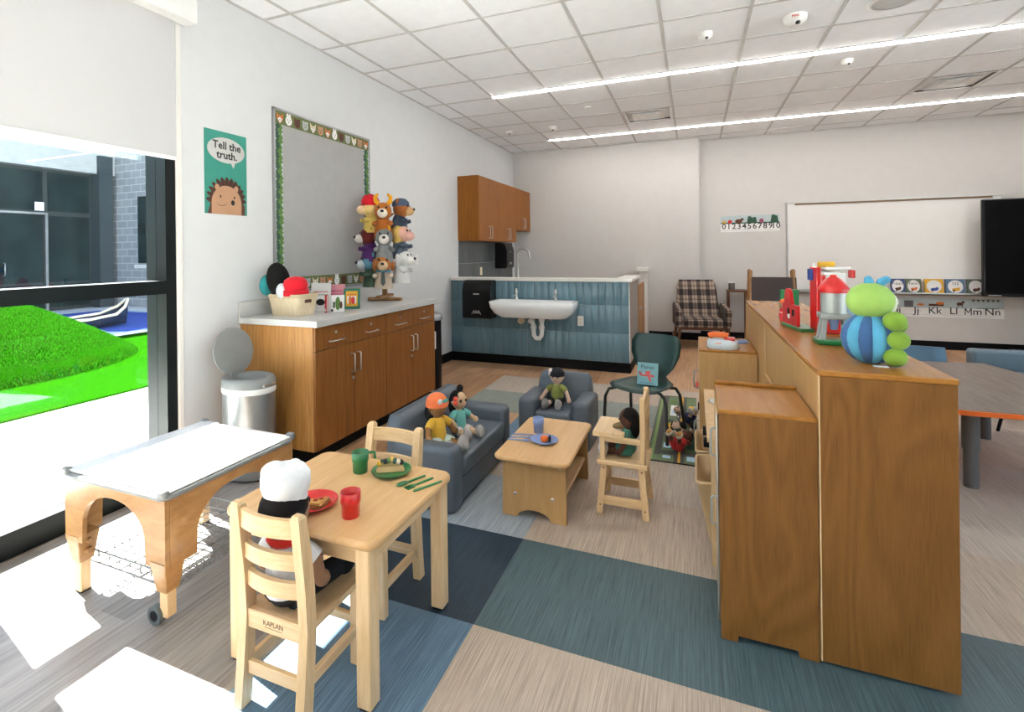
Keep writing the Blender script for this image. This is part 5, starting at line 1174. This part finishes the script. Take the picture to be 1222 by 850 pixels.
# ================================================================= TOYS ON THE DIVIDER
ZT = TH + .0005
cp = thing('caterpillar_plush', 'blue and green striped caterpillar plush toy', 'plush toy', (.575, 2.17, ZT), .0)
G1 = C('plush_green', (.34, .55, .13), scale=200, strong=0) if False else C('plush_green', (.34, .55, .13), scale=200); B1 = C('plush_blue', (.1, .38, .6), scale=200); B2 = C('plush_navy', (.055, .13, .3), scale=200); W1 = C('plush_cream', (.72, .74, .62), scale=200); G2 = C('plush_leaf', (.22, .38, .05), scale=200)
# body built of upright plush ribs round a core, like a seamed ball
MB().ell((0, 0, .085), (.082, .07, .088), 20, 14).build('core', B2, cp)
NR = 12
for k in range(NR):
    a = 2 * PI * k / NR + .1; pts = []; rr_ = []
    for q in range(9):
        ph_ = -1.25 + 2.5 * q / 8; pts.append((.066 * math.cos(ph_) * math.cos(a), .056 * math.cos(ph_) * math.sin(a), .088 + .076 * math.sin(ph_))); rr_.append(.0125 + .0125 * math.cos(ph_))
    MB().tube(pts, rr_, 10).build('body_rib', B1 if k % 2 else B2, cp)
MB().ell((.0, 0, .218), (.072, .064, .064), 22, 16).build('head', G1, cp)
MB().ell((.022, .012, .212), (.06, .056, .052), 20, 14).build('face', W1, cp)
for s in (-1, 1):
    MB().tube([(.012 + s * .012, .0, .26), (.016 + s * .018, .004, .285), (.022 + s * .026, .004, .293)], [.012, .015, .013], 10).build('antenna', B1, cp); MB().ell((.022 + s * .026, .004, .293), .013, 10, 8).build('antenna_tip', B1, cp)
    MB().ell((.072, .012 + s * .018, .205), (.007, .006, .009), 8, 6).build('eye', 'ink', cp)
for k, z in enumerate((.155, .092, .034)): MB().ell((.052 + .008 * (k == 1), -.06, z), (.034, .032, .033), 16, 12).build('foot', G2, cp)
for k, z in enumerate((.13, .07)): MB().ell((.092, .05, z), (.03, .03, .03), 14, 10).build('foot', G2, cp)
MB().box(-.012, .03, -.078, -.06, .0, .003, .001).build('care_tag', 'paper', cp)
sl = thing('toy_silo', 'toy farm silo with red dome roof on a green base', 'toy', (.548, 2.55, ZT))
MB().box(-.07, .07, -.055, .055, 0, .022, .006, 2).build('base', 'green', sl)
for sx in (-1, 1):
    for sy in (-1, 1): MB().loft([rrect(sx * .048, sy * .03, .022, .02, .003, .022, 2), rrect(sx * .036, sy * .025, .018, .018, .003, .115, 2)], True, True, True, False).build('leg', 'galv', sl)
MB().box(-.055, .055, -.045, .045, .107, .132, .006, 2).build('collar', 'galv', sl)
MB().cyl((0, 0, .132), (0, 0, .225), .048, 26).build('tank', 'galv', sl)
MB().lathe([(.056, .218), (.058, .226), (.056, .236), (.048, .25), (.03, .274), (.014, .284), (.012, .292), (.001, .294)], 28).build('dome_roof', 'red', sl)
MB().tube([(0, 0, .107), (.0, 0, .06)], [.022, .012], 12).build('hopper', 'periwinkle', sl)
br = thing('toy_barn', 'red toy barn with white roof tower on the divider top', 'toy', (.535, 2.98, ZT), .17)
br.scale = (.88, .88, .93)
def wp(m, n, mt): return m.build(n, mt, br)
wp(MB().box(-.09, .0, -.13, .18, .0, .018, .003), 'base', 'green')
ga = [(-.1, .018), (.13, .018), (.13, .13), (.1, .13), (.09, .175)] + arc(.045, .175, .045, 0, PI, 8, .04) + [(-.0, .175), (-.02, .13), (-.1, .13)]
wp(MB().prism(ga, -.008, .008, frame((-.075, .04, 0), (0, 1, 0), (0, 0, 1))), 'front_wall', 'red')
wp(MB().box(-.086, -.08, -.02, .01, .07, .105), 'window', 'ink'); wp(MB().box(-.086, -.08, .05, .08, .07, .105), 'window', 'ink')
wp(MB().box(-.09, -.081, .045, .07, .05, .075, .004), 'animal_figure', 'paper')
wp(MB().box(-.012, .012, -.20, -.165, .0, .3, .004), 'tower_wall', 'red'); wp(MB().box(-.02, .0, -.165, -.07, .0, .34, .003), 'tower_side', 'red')
wp(MB().prism([(-.17, .0), (.03, .0), (.03, .32), (-.0, .36), (-.17, .30)], -.006, .006, frame((.03, 0, 0), (0, 1, 0), (0, 0, 1))), 'end_wall', 'paper')
wp(MB().box(.013, .11, -.19, -.17, .14, .31, .003), 'tower_front', 'paper'); wp(MB().box(.0, .11, -.18, -.165, .0, .14, .003), 'tower_base', 'red')
wp(MB().box(.02, .14, -.20, .03, .315, .33, .004, T=M.Rotation(-.06, 4, 'X')), 'roof', 'paper'); wp(MB().box(-.0, .08, -.2, .03, .3, .315, .004), 'roof_edge', 'paper')
wp(MB().box(.135, .15, -.20, -.15, .285, .325, .003), 'roof_end', 'red'); wp(MB().box(-.032, -.018, -.12, -.07, .27, .33, .003), 'vane', 'blue')
tag(MB().box(-.035, .035, -.02, .02, 0, .028, .006, 2).build('yellow_hay_bale', 'yellow'), 'yellow toy hay bale on the toy barn roof', 'toy').location = (.60, 2.93, ZT + .312)
gb = thing('green_box_book', 'green hard-backed toy book standing behind the red barn', 'toy', (.52, 3.45, ZT), .25); MB().box(-.05, .05, -.012, .012, 0, .165, .002).build('cover', 'green', gb); MB().box(-.048, .052, -.0125, -.0121, .02, .06).build('band', 'leaf2', gb)
fg = thing('toy_figure', 'red, white and orange toy figure between barn and green book', 'toy', (.47, 3.29, ZT)); MB().lathe([(.022, 0), (.026, .03), (.02, .07)], 14).build('skirt', 'red', fg); MB().lathe([(.022, .03), (.024, .05)], 14).build('sash', 'paper', fg); MB().ell((0, 0, .092), (.02, .02, .022), 12, 8).build('head', 'tan', fg); MB().ell((0, .004, .105), (.022, .022, .018), 12, 8).build('cap', 'orange', fg)
bb = thing('light_blue_card', 'light blue box between the silo and the plush', 'toy', (.655, 2.56, ZT)); MB().box(-.06, .06, -.012, .012, 0, .15, .002).build('box', 'sky', bb); MB().box(-.03, .03, -.0125, -.012, .09, .105).build('print', 'bluegrey', bb)

# ================================================================= ROCKER, EASEL
rk = thing('rocking_chair', 'plaid upholstered rocking chair with dark wood frame', 'rocking chair', (.08, 7.93, 0), .12)
MB().box(-.29, .29, -.33, .26, .30, .42, .05, 4).build('seat_cushion', 'plaid', rk)
r = []
for k in range(8):
    u = k / 7; z = .40 + .52 * u; y = .2 + .22 * u; wd = .6 - .06 * u; th = .1 - .03 * u
    r.append(rrect(0, y, wd if k < 7 else wd - .06, th if k < 7 else th * .6, .03, z + (0 if k < 7 else .015)))
MB().loft(r, True, True).build('backrest', 'plaid', rk)
for s in (-1, 1):
    r = []
    for k in range(6):
        y = -.33 + .54 * k / 5; z = .56 + .05 * k / 5; r.append([(s * .32 + dx, y, zz) for dx, zz in ((-.035, .31), (.035, .31), (.045, z - .02), (.03, z), (-.02, z), (-.035, z - .03))])
    MB().loft(r, True, True, True, False).build('arm', 'plaid', rk)
    MB().tube([(s * .30, -.28, .31), (s * .325, -.3, .06)], [.025, .018], 10).build('leg', 'teak', rk); MB().tube([(s * .3, .18, .31), (s * .325, .25, .07)], [.025, .018], 10).build('leg', 'teak', rk)
    pts = [(s * .325, -.42 + .86 * k / 10, .022 + .10 * ((k - 4.5) / 5.5) ** 2) for k in range(11)]; MB().tube(pts, .02, 8).build('rocker', 'teak', rk)
MB().box(-.29, .29, -.30, -.26, .27, .31, .005).build('front_rail', 'teak', rk); MB().box(-.29, .29, .16, .2, .27, .31, .005).build('rear_rail', 'teak', rk)
es = thing('easel', 'wooden child easel with dark chalkboard behind the divider', 'easel', (.88, 7.1, 0))
for sx in (-1, 1):
    for sy in (-1, 1): MB().tube([(sx * .26, sy * .26, 0), (sx * .23, sy * .03, 1.12)], .024, 4).build('leg', 'oak', es)
    MB().cyl((sx * .235, -.05, 1.12), (sx * .235, .05, 1.12), .018, 10).build('hinge_bar', 'oak', es); MB().box(sx * .25 - .015, sx * .25 + .015, -.14, .14, .74, .77).build('side_brace', 'oak', es)
for sy in (-1, 1): MB().box(-.23, .26, -.008, .008, -.24, .24, T=M.Translation((0, sy * .10, .80)) @ M.Rotation(sy * .205, 4, 'X')).build('chalkboard', plain('chalkboard_brown', (.045, .03, .03), .7) if sy < 0 else bpy.data.materials['chalkboard_brown'], es)
MB().box(-.22, .22, -.24, -.17, .52, .545, .004).build('tray', 'red', es)
# white cup on the ledge of the rocker corner
jr = thing('jar', 'small clear jar with white lid beside the rocking chair', 'jar', (.53, 8.5, .78)); 
MB().lathe([(.04, 0), (.045, .01), (.045, .10)], 18).build('glass', plain('smoked_jar', (.16, .14, .13), .15), jr); MB().cyl((0, 0, .10), (0, 0, .125), .047, 18).build('lid', 'paper', jr)
sh = thing('side_table', 'small dark side table behind the rocking chair', 'table', (.60, 8.5, 0)); MB().box(-.14, .14, -.14, .14, .75, .78, .004).build('top', 'teak', sh)
for sx in (-1, 1):
    for sy in (-1, 1): MB().box(sx * .12 - .015, sx * .12 + .015, sy * .12 - .015, sy * .12 + .015, 0, .75).build('leg', 'teak', sh)
rb = thing('red_bin', 'red crate by the back wall beside the rocking chair', 'crate', (.88, 8.45, 0)); MB().loft([rrect(0, 0, .2, .2, .02, 0), rrect(0, 0, .26, .26, .03, .3), rrect(0, 0, .24, .24, .03, .3), rrect(0, 0, .18, .18, .02, .02)], True, True).build('crate', 'red', rb)

# ================================================================= GROUP TABLE AND SEATS
gt = thing('group_table', 'brown-topped group table with orange edge and grey legs', 'table', (1.66, 4.2, 0)); GZ = .50
pl = arc(1.36, 3.62, .12, PI, 1.5 * PI, 6) + [(1.98, 3.52)] + arc(1.98, 3.62, .10, -PI / 2, 0, 6) + [(2.08, 4.72), (2.02, 4.98), (1.40, 4.90), (1.24, 4.6)]
pl = [(x - 1.66, y - 4.2) for x, y in pl]
MB().prism(pl, GZ - .026, GZ - .001).build('edge_band', 'orange', gt)
MB().prism([(x * .985, y * .985) for x, y in pl], GZ - .001, GZ + .001).build('top', wood('grey_brown_laminate', (.13, .1, .085), (.2, .16, .135), (10, 1.0, 10), .45), gt)
for x, y in ((1.465, 3.76), (1.93, 3.76), (1.45, 4.7), (1.93, 4.75)):
    l = MB().cyl((x - 1.66, y - 4.2, .22), (x - 1.66, y - 4.2, GZ - .027), .041, 18).build('leg', plain('leg_grey', (.14, .135, .13), .5) if 'legg' not in MT else MT['legg'], gt); MT['legg'] = bpy.data.materials['leg_grey']
    MB().cyl((x - 1.66, y - 4.2, 0), (x - 1.66, y - 4.2, .22), .035, 18).build('inner_tube', MT['legg'], l)
MT['blueseat'] = plain('blue_shell', (.10, .2, .3), .4)
def blue_chair(loc, rz, lab):
    t = thing('blue_chair', lab, 'chair', loc, rz)
    m = MB(); rows = []
    for (y, z), ww in zip([(-.17, .28), (-.15, .30), (0, .295), (.12, .30), (.16, .36), (.185, .48), (.2, .6)], [.15, .17, .18, .17, .15, .18, .17]):
        up_ = [(ww * u, y - (.03 * u * u if z > .32 else 0), z + (.015 * u * u if z < .32 else 0)) for u in (-1, -.5, 0, .5, 1)]; rows.append(up_ + [(x, yy + (.012 if z > .32 else 0), zz - (.012 if z < .32 else 0)) for x, yy, zz in up_[::-1]])
    m.loft(rows, True, True).build('shell', MT['blueseat'], t)
    for sx in (-1, 1):
        for sy in (-1, 1): MB().tube([(sx * .19, sy * .17, 0), (sx * .16, sy * .13, .26), (sx * .1, sy * .08, .282)], .011, 8).build('leg', 'black', t)
    return t
blue_chair((1.62, 4.83, 0), -.05, 'blue shell chair behind the group table, left of the bench'); blue_chair((2.32, 4.85, 0), -1.2, 'blue shell chair at the right-hand end of the group table'); blue_chair((2.25, 4.2, 0), -PI / 2, 'blue shell chair tucked under the right side of the group table')
bn2 = thing('bench', 'slate blue upholstered bench behind the group table', 'bench', (2.76, 5.52, 0))
MB().box(-.55, .75, -.2, .22, .06, .33, .03, 3).build('seat', 'vinyl_bench', bn2); MB().box(-.55, .75, .1, .24, .3, .495, .03, 3).build('backrest', 'vinyl_bench', bn2); MB().box(-.5, .7, -.18, .2, 0, .06).build('plinth', 'black_base', bn2)
